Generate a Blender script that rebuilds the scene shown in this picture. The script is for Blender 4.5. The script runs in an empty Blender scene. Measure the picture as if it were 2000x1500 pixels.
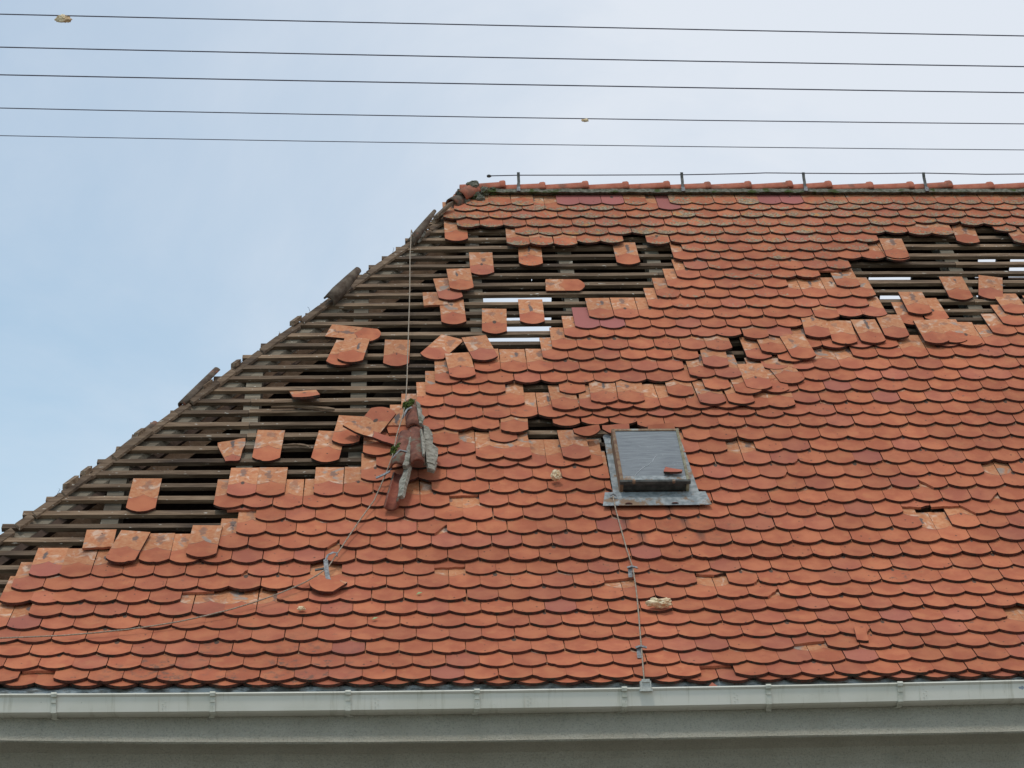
import bpy, bmesh, math, random
from mathutils import Vector, Matrix, noise
from math import radians as R, sin, cos, tan, pi, sqrt

# ------------------------------------------------------------------ camera, sky, sun
sc = bpy.context.scene
cd = bpy.data.cameras.new("camera"); cam = bpy.data.objects.new("camera", cd)
sc.collection.objects.link(cam); sc.camera = cam
yaw, pitch, roll, F = 0.05698, 0.32469, -0.02362, 3884.94
fwd = Vector((sin(yaw)*cos(pitch), cos(yaw)*cos(pitch), sin(pitch)))
rgt = Vector((cos(yaw), -sin(yaw), 0)); upv = rgt.cross(fwd)
rgt, upv = rgt*cos(roll) + upv*sin(roll), -rgt*sin(roll) + upv*cos(roll)
cam.matrix_world = Matrix(((rgt.x, upv.x, -fwd.x, 0.56952), (rgt.y, upv.y, -fwd.y, -10.42705),
                           (rgt.z, upv.z, -fwd.z, -1.89395), (0, 0, 0, 1)))
cd.sensor_width = 36; cd.lens = F/2000*36; cd.clip_start = .05; cd.clip_end = 2000

SUN_EL, SUN_AZ = 70, 205            # azimuth: where the sun stands, degrees clockwise from +Y
w = bpy.data.worlds.new("World"); sc.world = w; w.use_nodes = True
nt = w.node_tree; nt.nodes.clear()
def wn(t, **k):
    n = nt.nodes.new(t)
    for a, b in k.items(): setattr(n, a, b)
    return n
wo = wn('ShaderNodeOutputWorld'); bg = wn('ShaderNodeBackground')
sky = wn('ShaderNodeTexSky', sky_type='NISHITA', sun_disc=False)
sky.sun_elevation = R(SUN_EL); sky.sun_rotation = R(SUN_AZ); sky.air_density = 1.2; sky.dust_density = 1.0
tc = wn('ShaderNodeTexCoord'); mp = wn('ShaderNodeMapping'); mp.inputs['Scale'].default_value = (1.3, 1.3, 2.2)
mp.inputs['Location'].default_value = (.35, .1, .22)
nz = wn('ShaderNodeTexNoise'); nz.inputs['Scale'].default_value = 2.3; nz.inputs['Detail'].default_value = 7
nz.inputs['Roughness'].default_value = .58; nz.inputs['Distortion'].default_value = .5
cr = wn('ShaderNodeMapRange'); cr.inputs['From Min'].default_value = .3; cr.inputs['From Max'].default_value = .72
cr.inputs['To Min'].default_value = .68; cr.inputs['To Max'].default_value = .98; cr.interpolation_type = 'SMOOTHSTEP'
# thin cloud veil: thicker towards the right of the view and overhead, thinner low on the left
sep = wn('ShaderNodeSeparateXYZ')
ma = wn('ShaderNodeMath', operation='MULTIPLY_ADD'); ma.inputs[1].default_value = 1.15; ma.inputs[2].default_value = .0
mz = wn('ShaderNodeMath', operation='MULTIPLY_ADD'); mz.inputs[1].default_value = .9; mz.inputs[2].default_value = -.42
ad = wn('ShaderNodeMath', operation='ADD'); ad2 = wn('ShaderNodeMath', operation='ADD', use_clamp=True)
mul = wn('ShaderNodeVectorMath', operation='SCALE'); mul.inputs['Scale'].default_value = .15
mix = wn('ShaderNodeMix', data_type='RGBA')
L = nt.links.new
L(tc.outputs['Generated'], mp.inputs['Vector']); L(mp.outputs[0], nz.inputs['Vector']); L(nz.outputs['Fac'], cr.inputs['Value'])
L(tc.outputs['Generated'], sep.inputs[0]); L(sep.outputs['X'], ma.inputs[0]); L(sep.outputs['Z'], mz.inputs[0])
L(ma.outputs[0], ad.inputs[0]); L(mz.outputs[0], ad.inputs[1]); L(ad.outputs[0], ad2.inputs[0]); L(cr.outputs[0], ad2.inputs[1])
tin = wn('ShaderNodeVectorMath', operation='MULTIPLY'); tin.inputs[1].default_value = (.84, 1.10, 1.07)
L(sky.outputs[0], tin.inputs[0]); L(tin.outputs[0], mul.inputs[0]); L(ad2.outputs[0], mix.inputs['Factor']); L(mul.outputs[0], mix.inputs['A'])
mix.inputs['B'].default_value = (.75, .805, .885, 1)
L(mix.outputs['Result'], bg.inputs['Color']); bg.inputs['Strength'].default_value = 1.0; L(bg.outputs[0], wo.inputs[0])

sd = bpy.data.lights.new("sun", 'SUN'); sd.energy = 1.35; sd.angle = R(10); sd.color = (1, .95, .88)
so = bpy.data.objects.new("sun", sd); sc.collection.objects.link(so)
sv = Vector((sin(R(SUN_AZ))*cos(R(SUN_EL)), cos(R(SUN_AZ))*cos(R(SUN_EL)), sin(R(SUN_EL))))
so.rotation_euler = sv.to_track_quat('Z', 'Y').to_euler(); so.location = (0, -5, 12)
sc.view_settings.view_transform = 'Standard'; sc.view_settings.look = 'None'
sc.view_settings.exposure = 0; sc.view_settings.gamma = 1

# ------------------------------------------------------------------ roof geometry (metres; u along the eave, v up the slope, n outwards)
SL = [0.70647, 0.74813, 0.84648, 0.86938, 0.87266]; P = .145; W = .18
A0 = SL[-1]
def slope(v):
    r = v/P
    k = [2, 6, 10, 14]
    if r <= 2: return SL[0]
    if r >= 14: return A0
    for i in range(3):
        if r < k[i+1]: return SL[i] + (SL[i+1]-SL[i])*(r-k[i])/4
    return A0
def slope_raw(v):
    r = v/P
    return SL[0] if r < 4 else SL[1] if r < 8 else SL[2] if r < 12 else SL[3] if r < 16 else A0
def prof(v):
    y = z = 0.; r = v/P
    bk = [-9, 4, 8, 12, 16, 99]
    for i in range(5):
        lo = 0 if i == 0 else bk[i]
        d = (min(max(r, lo), bk[i+1]) - lo)*P if i else min(r, 4)*P
        y += d*cos(SL[i]); z += d*sin(SL[i])
    return y, z
def pt(u, v, n=0.):
    y, z = prof(v); a = slope(v)
    return Vector((u, y - n*sin(a), z + n*cos(a)))
def frame(u, v, n=0., phi=0., tilt=0., bank=0.):
    """local x along the eave, y up the slope, z outwards; phi turns in the roof plane"""
    return Matrix.Translation(pt(u, v, n)) @ Matrix.Rotation(slope(v), 4, 'X') @ Matrix.Rotation(phi, 4, 'Z') \
        @ Matrix.Rotation(-tilt, 4, 'X') @ Matrix.Rotation(bank, 4, 'Y')
def hip(v): return -1.84 + (v - 1.71)*.643
RIDGE_Y, RIDGE_Z = 4.2346, 4.7587

# ------------------------------------------------------------------ materials
class NT:
    def __init__(s, name):
        s.m = bpy.data.materials.new(name); s.m.use_nodes = True; s.t = s.m.node_tree; s.t.nodes.clear()
        s.o = s.t.nodes.new('ShaderNodeOutputMaterial'); s.b = s.t.nodes.new('ShaderNodeBsdfPrincipled')
        s.t.links.new(s.b.outputs[0], s.o.inputs[0]); s.b.inputs['Specular IOR Level'].default_value = .3
        s._p = None
    def set(s, sock, v):
        if v is None: return
        if isinstance(v, bpy.types.NodeSocket): s.t.links.new(v, sock)
        else:
            if isinstance(v, tuple) and len(v) == 3 and sock.type == 'RGBA': v = v + (1,)
            sock.default_value = v
    def node(s, t, **k):
        n = s.t.nodes.new(t)
        for a, b in k.items(): setattr(n, a, b)
        return n
    def pos(s):
        if s._p is None:
            s._p = s.node('ShaderNodeNewGeometry').outputs['Position']
        return s._p
    def mapped(s, scale, vec=None, rot=(0, 0, 0)):
        n = s.node('ShaderNodeMapping'); n.inputs['Scale'].default_value = scale; n.inputs['Rotation'].default_value = rot
        s.set(n.inputs[0], vec or s.pos()); return n.outputs[0]
    def noise(s, scale, detail=4, rough=.6, vec=None, dist=0., w=None):
        n = s.node('ShaderNodeTexNoise'); 
        if w is not None: n.noise_dimensions = '4D'; s.set(n.inputs['W'], w)
        n.inputs['Scale'].default_value = scale; n.inputs['Detail'].default_value = detail
        n.inputs['Roughness'].default_value = rough; n.inputs['Distortion'].default_value = dist
        s.set(n.inputs['Vector'], vec or s.pos()); return n.outputs['Fac']
    def voro(s, scale, vec=None, out='Distance', rnd=1.):
        n = s.node('ShaderNodeTexVoronoi'); n.inputs['Scale'].default_value = scale; n.inputs['Randomness'].default_value = rnd
        s.set(n.inputs['Vector'], vec or s.pos()); return n.outputs[out]
    def ss(s, x, a, b, c=0., d=1.):
        n = s.node('ShaderNodeMapRange', interpolation_type='SMOOTHSTEP')
        s.set(n.inputs['Value'], x)
        for k, v in zip(('From Min', 'From Max', 'To Min', 'To Max'), (a, b, c, d)): s.set(n.inputs[k], v)
        return n.outputs[0]
    def math(s, op, a, b=0., c=0., clamp=False):
        n = s.node('ShaderNodeMath', operation=op, use_clamp=clamp)
        s.set(n.inputs[0], a); s.set(n.inputs[1], b); s.set(n.inputs[2], c); return n.outputs[0]
    def mix(s, f, a, b, mode='MIX'):
        n = s.node('ShaderNodeMix', data_type='RGBA', blend_type=mode)
        s.set(n.inputs['Factor'], f); s.set(n.inputs['A'], a); s.set(n.inputs['B'], b); return n.outputs['Result']
    def attr(s, name):
        n = s.node('ShaderNodeAttribute', attribute_name=name)
        q = s.node('ShaderNodeSeparateColor'); s.t.links.new(n.outputs['Color'], q.inputs[0])
        return q.outputs['Red'], q.outputs['Green'], q.outputs['Blue']
    def bump(s, h, strength=.3, dist=.01):
        n = s.node('ShaderNodeBump'); n.inputs['Strength'].default_value = strength; n.inputs['Distance'].default_value = dist
        s.set(n.inputs['Height'], h); s.t.links.new(n.outputs[0], s.b.inputs['Normal'])
    def done(s, col, rough=.8, metal=0.):
        s.set(s.b.inputs['Base Color'], col); s.set(s.b.inputs['Roughness'], rough); s.set(s.b.inputs['Metallic'], metal)
        return s.m

def tile_material():
    t = NT('terracotta_tile'); br, seed, red = t.attr('tint'); lich, fresh, strk = t.attr('wear')
    uv = t.node('ShaderNodeUVMap', uv_map='UVMap').outputs[0]
    sp = t.node('ShaderNodeSeparateXYZ'); t.set(sp.inputs[0], uv); x, y = sp.outputs['X'], sp.outputs['Y']   # x -.5..0.5, y metres from the tail corners
    W4 = t.math('MULTIPLY', seed, 57.)
    big = t.noise(9, 3, .5, w=W4); fine = t.noise(260, 3, .7); mid = t.noise(38, 4, .6, w=W4)
    col = t.mix(t.ss(big, .35, .65), (.375, .104, .049), (.455, .145, .066))
    col = t.mix(t.ss(t.noise(16, 2, .5, w=W4), .55, .75, 0, .5), col, (.465, .175, .075))
    col = t.mix(t.math('MULTIPLY', red, .6, 0, True), col, (.33, .108, .098))
    bri = t.math('MULTIPLY_ADD', br, .22, .89)
    # the part that lay hidden under the upper course: chevron edge, chalky and smoky marks
    ax = t.math('ABSOLUTE', t.math('MULTIPLY', x, 2.)); iv = t.math('SUBTRACT', 1., ax)
    yb = t.math('MULTIPLY_ADD', t.math('SUBTRACT', t.math('MULTIPLY', iv, iv), 1.), .0435, .150)
    dy = t.math('SUBTRACT', y, t.math('MULTIPLY_ADD', t.math('SUBTRACT', mid, .5), .02, yb))
    hid = t.ss(dy, -.004, .006)
    hid = t.math('MULTIPLY', hid, t.math('SUBTRACT', 1., fresh))
    hc = t.mix(t.ss(mid, .3, .7), (.44, .155, .065), (.51, .235, .115))
    uvs = t.mapped((.18, 1, 1), uv)
    pale = t.noise(11, 4, .55, vec=uvs, w=W4, dist=1.2)
    hc = t.mix(t.ss(pale, .53, .68, 0, .75), hc, (.60, .43, .32))
    hc = t.mix(t.ss(t.noise(8, 3, .5, vec=uvs, w=t.math('ADD', W4, 9.), dist=.8), .60, .70, 0, .7), hc, (.25, .26, .24))
    # dark smear around the nib mark
    ox = t.math('MULTIPLY_ADD', t.math('FRACT', t.math('MULTIPLY', seed, 7.3)), .36, -.18)
    oy = t.math('MULTIPLY_ADD', t.math('FRACT', t.math('MULTIPLY', seed, 13.7)), .07, .205)
    f1 = t.math('FRACT', t.math('MULTIPLY', seed, 37.9)); f2 = t.math('FRACT', t.math('MULTIPLY', seed, 53.3))
    ddx = t.math('DIVIDE', t.math('SUBTRACT', x, ox), t.math('MULTIPLY_ADD', f1, .17, .055)); ddy = t.math('DIVIDE', t.math('SUBTRACT', y, oy), t.math('MULTIPLY_ADD', f2, .06, .025))
    dd = t.math('SQRT', t.math('ADD', t.math('MULTIPLY', ddx, ddx), t.math('MULTIPLY', ddy, ddy)))
    dd = t.math('ADD', dd, t.math('MULTIPLY', t.math('SUBTRACT', t.noise(30, 3, .6, vec=uvs, w=W4), .5), 3.2))
    hc = t.mix(t.ss(dd, 1.05, .55, 0, t.ss(f1, .1, .9, .95, .35)), hc, (.11, .09, .085))
    col = t.mix(hid, col, hc)
    edge = t.math('MULTIPLY', t.ss(t.math('ABSOLUTE', dy), .0035, .0012), t.math('SUBTRACT', 1., fresh))
    col = t.mix(t.math('MULTIPLY', edge, t.ss(t.noise(25, 2, .5, w=W4), .42, .62, .1, .9)), col, (.10, .07, .06))
    # weathering on the open part
    vis = t.math('SUBTRACT', 1., hid)
    col = t.mix(t.math('MULTIPLY', vis, t.ss(fine, .62, .75, 0, .35)), col, (.20, .085, .05))
    blot = t.math('MULTIPLY', t.ss(t.noise(26, 5, .65), .60, .68), t.ss(t.noise(3.1, 2, .5), .50, .66))
    ps = t.node('ShaderNodeSeparateXYZ'); t.set(ps.inputs[0], t.pos())
    reg = t.math('MULTIPLY', t.math('MULTIPLY', t.ss(ps.outputs['Z'], .34, .12), t.ss(ps.outputs['X'], -1.3, -.7)), t.ss(ps.outputs['X'], .45, .1))
    blot = t.math('MAXIMUM', blot, t.math('MULTIPLY', t.math('MULTIPLY', reg, t.ss(t.noise(22, 5, .7), .50, .60)), t.ss(t.noise(5, 2, .5, w=W4), .42, .55)))
    col = t.mix(t.math('MULTIPLY', t.math('MULTIPLY', blot, vis), .75), col, (.135, .085, .06))
    # dark grime dots and moss at the joints
    vd = t.voro(26); vr = t.voro(26, out='Color'); q = t.node('ShaderNodeSeparateColor'); t.set(q.inputs[0], vr)
    rad = t.math('MULTIPLY', t.ss(q.outputs['Red'], .60, 1.), .17)
    spot = t.math('MULTIPLY', t.ss(t.math('SUBTRACT', rad, vd), -.01, .03), t.ss(q.outputs['Red'], .62, .66))
    spot = t.math('MULTIPLY', spot, t.ss(t.noise(1.7, 2, .5, w=W4), .34, .5))
    col = t.mix(t.math('MULTIPLY', spot, .9), col, (.035, .028, .022))
    jx = t.math('MULTIPLY', x, .18); jy = t.math('SUBTRACT', y, .128)
    jd = t.math('SQRT', t.math('ADD', t.math('MULTIPLY', jx, jx), t.math('MULTIPLY', t.math('MULTIPLY', jy, jy), .35)))
    jr = t.ss(t.math('FRACT', t.math('MULTIPLY', seed, 29.1)), .70, 1., 0, .014)
    jm = t.ss(t.math('SUBTRACT', t.math('ADD', jd, t.math('MULTIPLY', mid, .004)), jr), .004, .0)
    jm = t.math('MULTIPLY', jm, t.ss(jr, .0005, .002))
    col = t.mix(t.math('MULTIPLY', jm, .9), col, (.06, .052, .04))
    # lichen: pale crust and ochre film, stronger near the ridge
    ln = t.math('ADD', t.noise(42, 5, .7), t.math('MULTIPLY', t.noise(5, 2, .5, w=W4), .55))
    tail = t.ss(y, .10, -.035, 0, .13)
    lm = t.ss(t.math('ADD', t.math('ADD', ln, tail), t.math('MULTIPLY', lich, .20)), 1.04, 1.12)
    lc = t.mix(t.ss(t.noise(60, 3, .6), .42, .6), (.30, .29, .20), (.115, .095, .05))
    lc = t.mix(t.ss(t.noise(19, 2, .5), .58, .66), lc, (.42, .22, .07))
    col = t.mix(t.math('MULTIPLY', lm, t.ss(lich, .02, .3, 0, .85)), col, lc)
    # soot film on the upper half of the roof
    col = t.mix(t.math('MULTIPLY', t.ss(t.noise(13, 4, .6, w=W4), .42, .72), t.math('MULTIPLY', lich, .24)), col, (.19, .09, .055))
    sg = t.math('SIGN', t.math('SUBTRACT', strk, .5)); sk = t.math('MULTIPLY', t.ss(t.math('MULTIPLY', x, sg), .30, .45), t.ss(strk, .02, .1))
    col = t.mix(t.math('MULTIPLY', sk, t.math('MULTIPLY', .8, t.ss(y, .16, -.01, 1., .35))), col, (.07, .045, .035))
    bri = t.math('MULTIPLY', bri, t.ss(t.noise(.9, 4, .6), .3, .7, .86, 1.08))
    sm = t.math('MULTIPLY', t.ss(t.noise(2.3, 5, .7), .54, .72), t.ss(t.noise(34, 4, .7), .42, .62)); col = t.mix(t.math('MULTIPLY', sm, .32), col, (.17, .085, .05))
    n = t.node('ShaderNodeVectorMath', operation='SCALE'); t.set(n.inputs[0], col); t.set(n.inputs['Scale'], bri)
    t.bump(t.math('ADD', t.math('MULTIPLY', fine, .4), t.noise(70, 3, .6)), .35, .003)
    return t.done(n.outputs[0], .82)

def simple(name, c1, c2, scale=20, rough=.8, bump=.2, detail=5, metal=0., stretch=(1, 1, 1), lo=.35, hi=.65, c3=None, s3=6, t3=(.55, .68), bd=.004):
    t = NT(name); v = t.mapped(stretch)
    n = t.noise(scale, detail, .62, vec=v); c = t.mix(t.ss(n, lo, hi), c1, c2)
    if c3: c = t.mix(t.ss(t.noise(s3, 5, .65, vec=v), t3[0], t3[1]), c, c3)
    if bump: t.bump(t.noise(scale*3, 4, .7, vec=v), bump, bd)
    return t.done(c, rough, metal)

def wood_material(name, base, light, dark):
    t = NT(name); br, seed, _ = t.attr('tint')
    g = t.mapped((1.2, 16, 16)); c = t.mix(t.ss(t.noise(3.2, 5, .65, vec=g, w=t.math('MULTIPLY', seed, 40.)), .36, .66), base, light)
    c = t.mix(t.ss(t.noise(1.6, 4, .6, vec=t.mapped((1, 5, 5)), w=t.math('MULTIPLY', seed, 17.)), .50, .68, 0, .8), c, dark)
    c = t.mix(t.ss(t.noise(60, 2, .5, vec=t.mapped((.35, 1, 1))), .68, .74), c, (.55, .50, .42))
    n = t.node('ShaderNodeVectorMath', operation='SCALE'); t.set(n.inputs[0], c); t.set(n.inputs['Scale'], t.math('MULTIPLY_ADD', br, .7, .6))
    t.bump(t.noise(9, 5, .7, vec=g), .5, .004)
    return t.done(n.outputs[0], .85)

def ridge_material():
    t = NT('ridge_terracotta'); br, seed, _ = t.attr('tint')
    c = t.mix(t.ss(t.noise(14, 4, .6), .35, .65), (.36, .105, .06), (.44, .15, .09))
    c = t.mix(t.ss(t.noise(45, 5, .7), .60, .70, 0, .8), c, (.20, .16, .11))
    c = t.mix(t.ss(t.noise(5, 3, .6), .56, .66, 0, .6), c, (.13, .08, .055))
    t.bump(t.noise(90, 4, .7), .4, .003)
    return t.done(c, .85)

def _unused(): pass
def metal_material():
    t = NT('zinc_with_rust'); n = t.noise(22, 5, .6)
    c = t.mix(t.ss(n, .35, .65), (.17, .19, .195), (.31, .33, .33))
    r = t.math('ADD', t.noise(9, 5, .65), t.math('MULTIPLY', t.noise(60, 3, .6), .15))
    c = t.mix(t.ss(r, .60, .72, 0, .85), c, (.20, .11, .05))
    t.bump(n, .15, .003); return t.done(c, .6, .15)

def gutter_material():
    t = NT('painted_gutter_metal')
    c = t.mix(t.ss(t.noise(3, 3, .5), .35, .65), (.56, .54, .455), (.63, .605, .525))
    c = t.mix(t.ss(t.noise(3.5, 5, .65, vec=t.mapped((9, 1, .8))), .54, .74, 0, .5), c, (.36, .34, .25))
    c = t.mix(t.ss(t.noise(70, 3, .6), .70, .74), c, (.22, .20, .17))
    ch = t.math('MULTIPLY', t.ss(t.noise(11, 3, .5), .74, .755), 1.)
    c = t.mix(ch, c, (.26, .29, .33))
    t.bump(t.noise(5, 2, .5), .12, .01); return t.done(c, .55)

def plaster_material():
    t = NT('rough_plaster'); c = t.mix(t.ss(t.noise(3, 4, .6), .3, .7), (.52, .48, .38), (.60, .56, .455))
    c = t.mix(t.ss(t.noise(105, 4, .75), .48, .68, 0, .6), c, (.25, .235, .185))
    c = t.mix(t.ss(t.noise(7, 5, .7, vec=t.mapped((1, 1, .5))), .55, .75, 0, .3), c, (.27, .27, .22))
    t.bump(t.noise(70, 5, .75), 1., .03); return t.done(c, .95)

def apron_material():
    t = NT('stained_eave_metal'); c = t.mix(t.ss(t.noise(4, 5, .7, vec=t.mapped((2, 6, 6))), .42, .6), (.33, .37, .38), (.09, .095, .09))
    t.bump(t.noise(20, 4, .6), .3, .01); return t.done(c, .6)

def glass_material():
    t = NT('ribbed_wired_glass'); v = t.mapped((1.2, 28, 28))
    n = t.noise(7, 4, .6, vec=v); c = t.mix(t.ss(n, .35, .65), (.115, .125, .135), (.20, .215, .22))
    c = t.mix(t.ss(t.noise(45, 3, .6), .62, .70, 0, .5), c, (.26, .27, .28))
    t.bump(n, .25, .003); t.b.inputs['Specular IOR Level'].default_value = .6
    return t.done(c, .14)

def foam_material():
    t = NT('yellow_foam'); c = t.mix(t.ss(t.noise(30, 4, .6), .35, .62), (.62, .42, .24), (.82, .68, .46))
    t.bump(t.noise(120, 4, .7), .6, .006); return t.done(c, .95)

def cable_material(): return simple('weathered_cable', (.055, .055, .085), (.09, .09, .12), 30, .6, 0)

M = dict(tile=tile_material(),
         rim=simple('shaded_dirty_tile_edge', (.060, .024, .018), (.125, .042, .028), 40, .9, .3, c3=(.035, .03, .022), s3=18, t3=(.50, .62)),  # rim shade painted into the colour, along with the dirt on the edges
         broken=simple('fresh_tile_break', (.36, .11, .06), (.46, .17, .09), 60, .95, .5),
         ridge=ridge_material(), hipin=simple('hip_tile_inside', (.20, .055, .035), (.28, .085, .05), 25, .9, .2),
         mortar=simple('mossy_mortar', (.085, .085, .06), (.21, .20, .155), 30, .95, .9, c3=(.055, .075, .02), s3=9, t3=(.54, .64), bd=.012),
         clean=simple('broken_mortar', (.20, .18, .145), (.36, .335, .275), 30, .95, .9, c3=(.12, .13, .09), s3=16, t3=(.56, .66), bd=.012),
         moss=simple('green_moss', (.03, .05, .01), (.10, .13, .02), 60, 1., 1., bd=.01),
         batten=wood_material('weathered_batten', (.115, .070, .040), (.24, .162, .102), (.048, .03, .02)),
         rafter=wood_material('grey_rafter', (.13, .103, .072), (.225, .188, .138), (.08, .06, .042)),
         beam=wood_material('brown_beam', (.30, .175, .10), (.38, .24, .15), (.20, .11, .06)),
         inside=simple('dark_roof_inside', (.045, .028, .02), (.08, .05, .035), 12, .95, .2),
         metal=metal_material(), rusty=simple('rusty_frame', (.17, .085, .05), (.28, .19, .11), 30, .7, .3, c3=(.33, .34, .31), s3=8),
         darkmetal=simple('dark_metal', (.05, .052, .048), (.10, .10, .09), 25, .6, .2, metal=.2),
         glass=glass_material(), crackm=simple('crack_line', (.5, .52, .54), (.6, .62, .64), 30, .5, 0),
         bracket=simple('painted_bracket', (.46, .45, .37), (.60, .585, .50), 30, .6, .2, c3=(.28, .26, .19), s3=60, t3=(.60, .68)), gutter=gutter_material(), plaster=plaster_material(), apron=apron_material(), foam=foam_material(), cable=cable_material(),
         wire=simple('rusty_braided_wire', (.20, .13, .08), (.38, .33, .26), 140, .7, 0),
         galv=simple('galvanised_clamp', (.13, .132, .135), (.27, .275, .28), 60, .6, .1, metal=.2),
         hipred=simple('worn_red_hip_tile', (.13, .05, .034), (.25, .095, .062), 24, .85, .3, c3=(.14, .12, .085), s3=12, t3=(.50, .62)), grass=simple('ground_gravel', (.17, .16, .14), (.25, .235, .21), 2, 1., .3), oldhip=simple('old_hip_tile', (.075, .05, .035), (.15, .115, .085), 18, .9, .5, c3=(.27, .10, .06), s3=7, t3=(.55, .7)), leaf=simple('pale_leaf', (.25, .35, .15), (.35, .42, .22), 40, .7, 0))

# ------------------------------------------------------------------ mesh helpers
class MB:
    def __init__(s): s.v = []; s.f = []; s.uv = []; s.ti = []; s.we = []; s.mi = []; s.sm = []
    def add(s, vs, fs, mi=0, uv=None, tint=(.5, .5, 0), wear=(0, 0, 0), smooth=False, mat=None):
        b = len(s.v)
        for i, p in enumerate(vs):
            p = Vector(p)
            if mat is not None: p = mat @ p
            s.v.append(p); s.uv.append(uv[i] if uv else (0, 0)); s.ti.append(tint); s.we.append(wear)
        for k, f in enumerate(fs):
            s.f.append([b + i for i in f]); s.mi.append(mi[k] if isinstance(mi, (list, tuple)) else mi); s.sm.append(smooth)
    def box(s, x0, x1, y0, y1, z0, z1, mi=0, mat=None, tint=(.5, .5, 0)):
        s.add([(x0, y0, z0), (x1, y0, z0), (x1, y1, z0), (x0, y1, z0), (x0, y0, z1), (x1, y0, z1), (x1, y1, z1), (x0, y1, z1)],
              [(0, 3, 2, 1), (4, 5, 6, 7), (0, 1, 5, 4), (1, 2, 6, 5), (2, 3, 7, 6), (3, 0, 4, 7)], mi, mat=mat, tint=tint)
    def loft(s, rings, mi=0, closed=True, caps=True, smooth=False, tint=(.5, .5, 0), mat=None):
        n = len(rings[0]); vs = [p for r in rings for p in r]; fs = []
        for i in range(len(rings)-1):
            for j in range(n if closed else n-1):
                a = i*n + j; b = i*n + (j+1) % n; fs.append((a, b, b+n, a+n))
        m = [mi]*len(fs)
        s.add(vs, fs, m, tint=tint, smooth=smooth, mat=mat)
        if caps and closed:
            b = len(s.v) - len(vs)
            s.f += [[b+i for i in reversed(range(n))], [b+len(vs)-n+i for i in range(n)]]; s.mi += [mi, mi]; s.sm += [False, False]
    def tube(s, pts, r, n=6, mi=0, smooth=True):
        pts = [Vector(p) for p in pts]; rings = []
        up = Vector((.13, .2, 1)).normalized()
        for i, p in enumerate(pts):
            d = (pts[min(i+1, len(pts)-1)] - pts[max(i-1, 0)]).normalized()
            a = d.cross(up).normalized(); b = a.cross(d)
            rr = r[i] if isinstance(r, list) else r
            rings.append([p + (a*cos(t)+b*sin(t))*rr for t in [2*pi*k/n for k in range(n)]])
        s.loft(rings, mi, smooth=smooth)
    def build(s, name, mats, parent=None, origin=None):
        me = bpy.data.meshes.new(name); o0 = Vector(origin) if origin is not None else Vector((0, 0, 0))
        me.from_pydata([tuple(p - o0) for p in s.v], [], s.f)
        mats = mats if isinstance(mats, (list, tuple)) else [mats]
        for m in mats: me.materials.append(m)
        for i, p in enumerate(me.polygons): p.material_index = s.mi[i]; p.use_smooth = s.sm[i]
        uvl = me.uv_layers.new(name='UVMap')
        for l in me.loops: uvl.data[l.index].uv = s.uv[l.vertex_index]
        for nm, arr in (('tint', s.ti), ('wear', s.we)):
            ca = me.color_attributes.new(nm, 'FLOAT_COLOR', 'POINT')
            for i, c in enumerate(arr): ca.data[i].color = (*c, 1)
        me.update()
        o = bpy.data.objects.new(name, me); sc.collection.objects.link(o); o.location = o0
        if parent is not None:
            o.parent = parent; o.location = o0 - parent_loc(parent)
        return o
def parent_loc(p):
    l = Vector(p.location)
    while p.parent: p = p.parent; l += Vector(p.location)
    return l
def tag(o, label=None, cat=None, group=None, kind=None):
    for k, v in (('label', label), ('category', cat), ('group', group), ('kind', kind)):
        if v: o[k] = v
    return o
def empty(name, loc, label, cat, group=None):
    o = bpy.data.objects.new(name, None); o.empty_display_size = .1; sc.collection.objects.link(o); o.location = loc
    return tag(o, label, cat, group)
rnd = random.Random(7)

# ------------------------------------------------------------------ roof tiles
TW, TH, TT, SAG = .1765, .335, .0165, .0435
def outline(rg, H=TH):
    j = lambda a: rg.uniform(-a, a)
    pts = [(-TW/2 + j(.0008), H), (-TW/2 + j(.0008), 0)]
    k = 10; ci = rg.randint(1, 9); chip = rg.uniform(.004, .011) if rg.random() < .16 else 0
    for i in range(1, k):
        q = 2*i/k - 1; pts.append((q*TW/2, -SAG*(1 - q*q) + j(.0012) + (chip if i == ci else 0)))
    return pts + [(TW/2 + j(.0008), 0), (TW/2 + j(.0008), H)]
def clip(poly, p0, p1, rg, jag=.004):
    """keep what lies left of the line p0 -> p1; the new edge gets a few jags"""
    def side(p): return (p1[0]-p0[0])*(p[1]-p0[1]) - (p1[1]-p0[1])*(p[0]-p0[0])
    out = []; cut = []
    for a, b in zip(poly, poly[1:] + poly[:1]):
        sa, sb = side(a), side(b)
        if sa >= 0: out.append((a, False))
        if (sa >= 0) != (sb >= 0):
            f = sa/(sa - sb); out.append(((a[0]+(b[0]-a[0])*f, a[1]+(b[1]-a[1])*f), True))
    res = []
    for i, (p, c) in enumerate(out):
        res.append((p, c)); q, c2 = out[(i+1) % len(out)]
        if c and c2 and jag:
            for f in (.22, .45, .7, .86):
                dx, dy = q[0]-p[0], q[1]-p[1]; l = sqrt(dx*dx + dy*dy) or 1; o = rg.uniform(-jag, jag)
                res.append(((p[0]+dx*f - dy/l*o, p[1]+dy*f + dx/l*o), True))
    return [p for p, c in res], [c and res[(i+1) % len(res)][1] for i, (p, c) in enumerate(res)]
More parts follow.
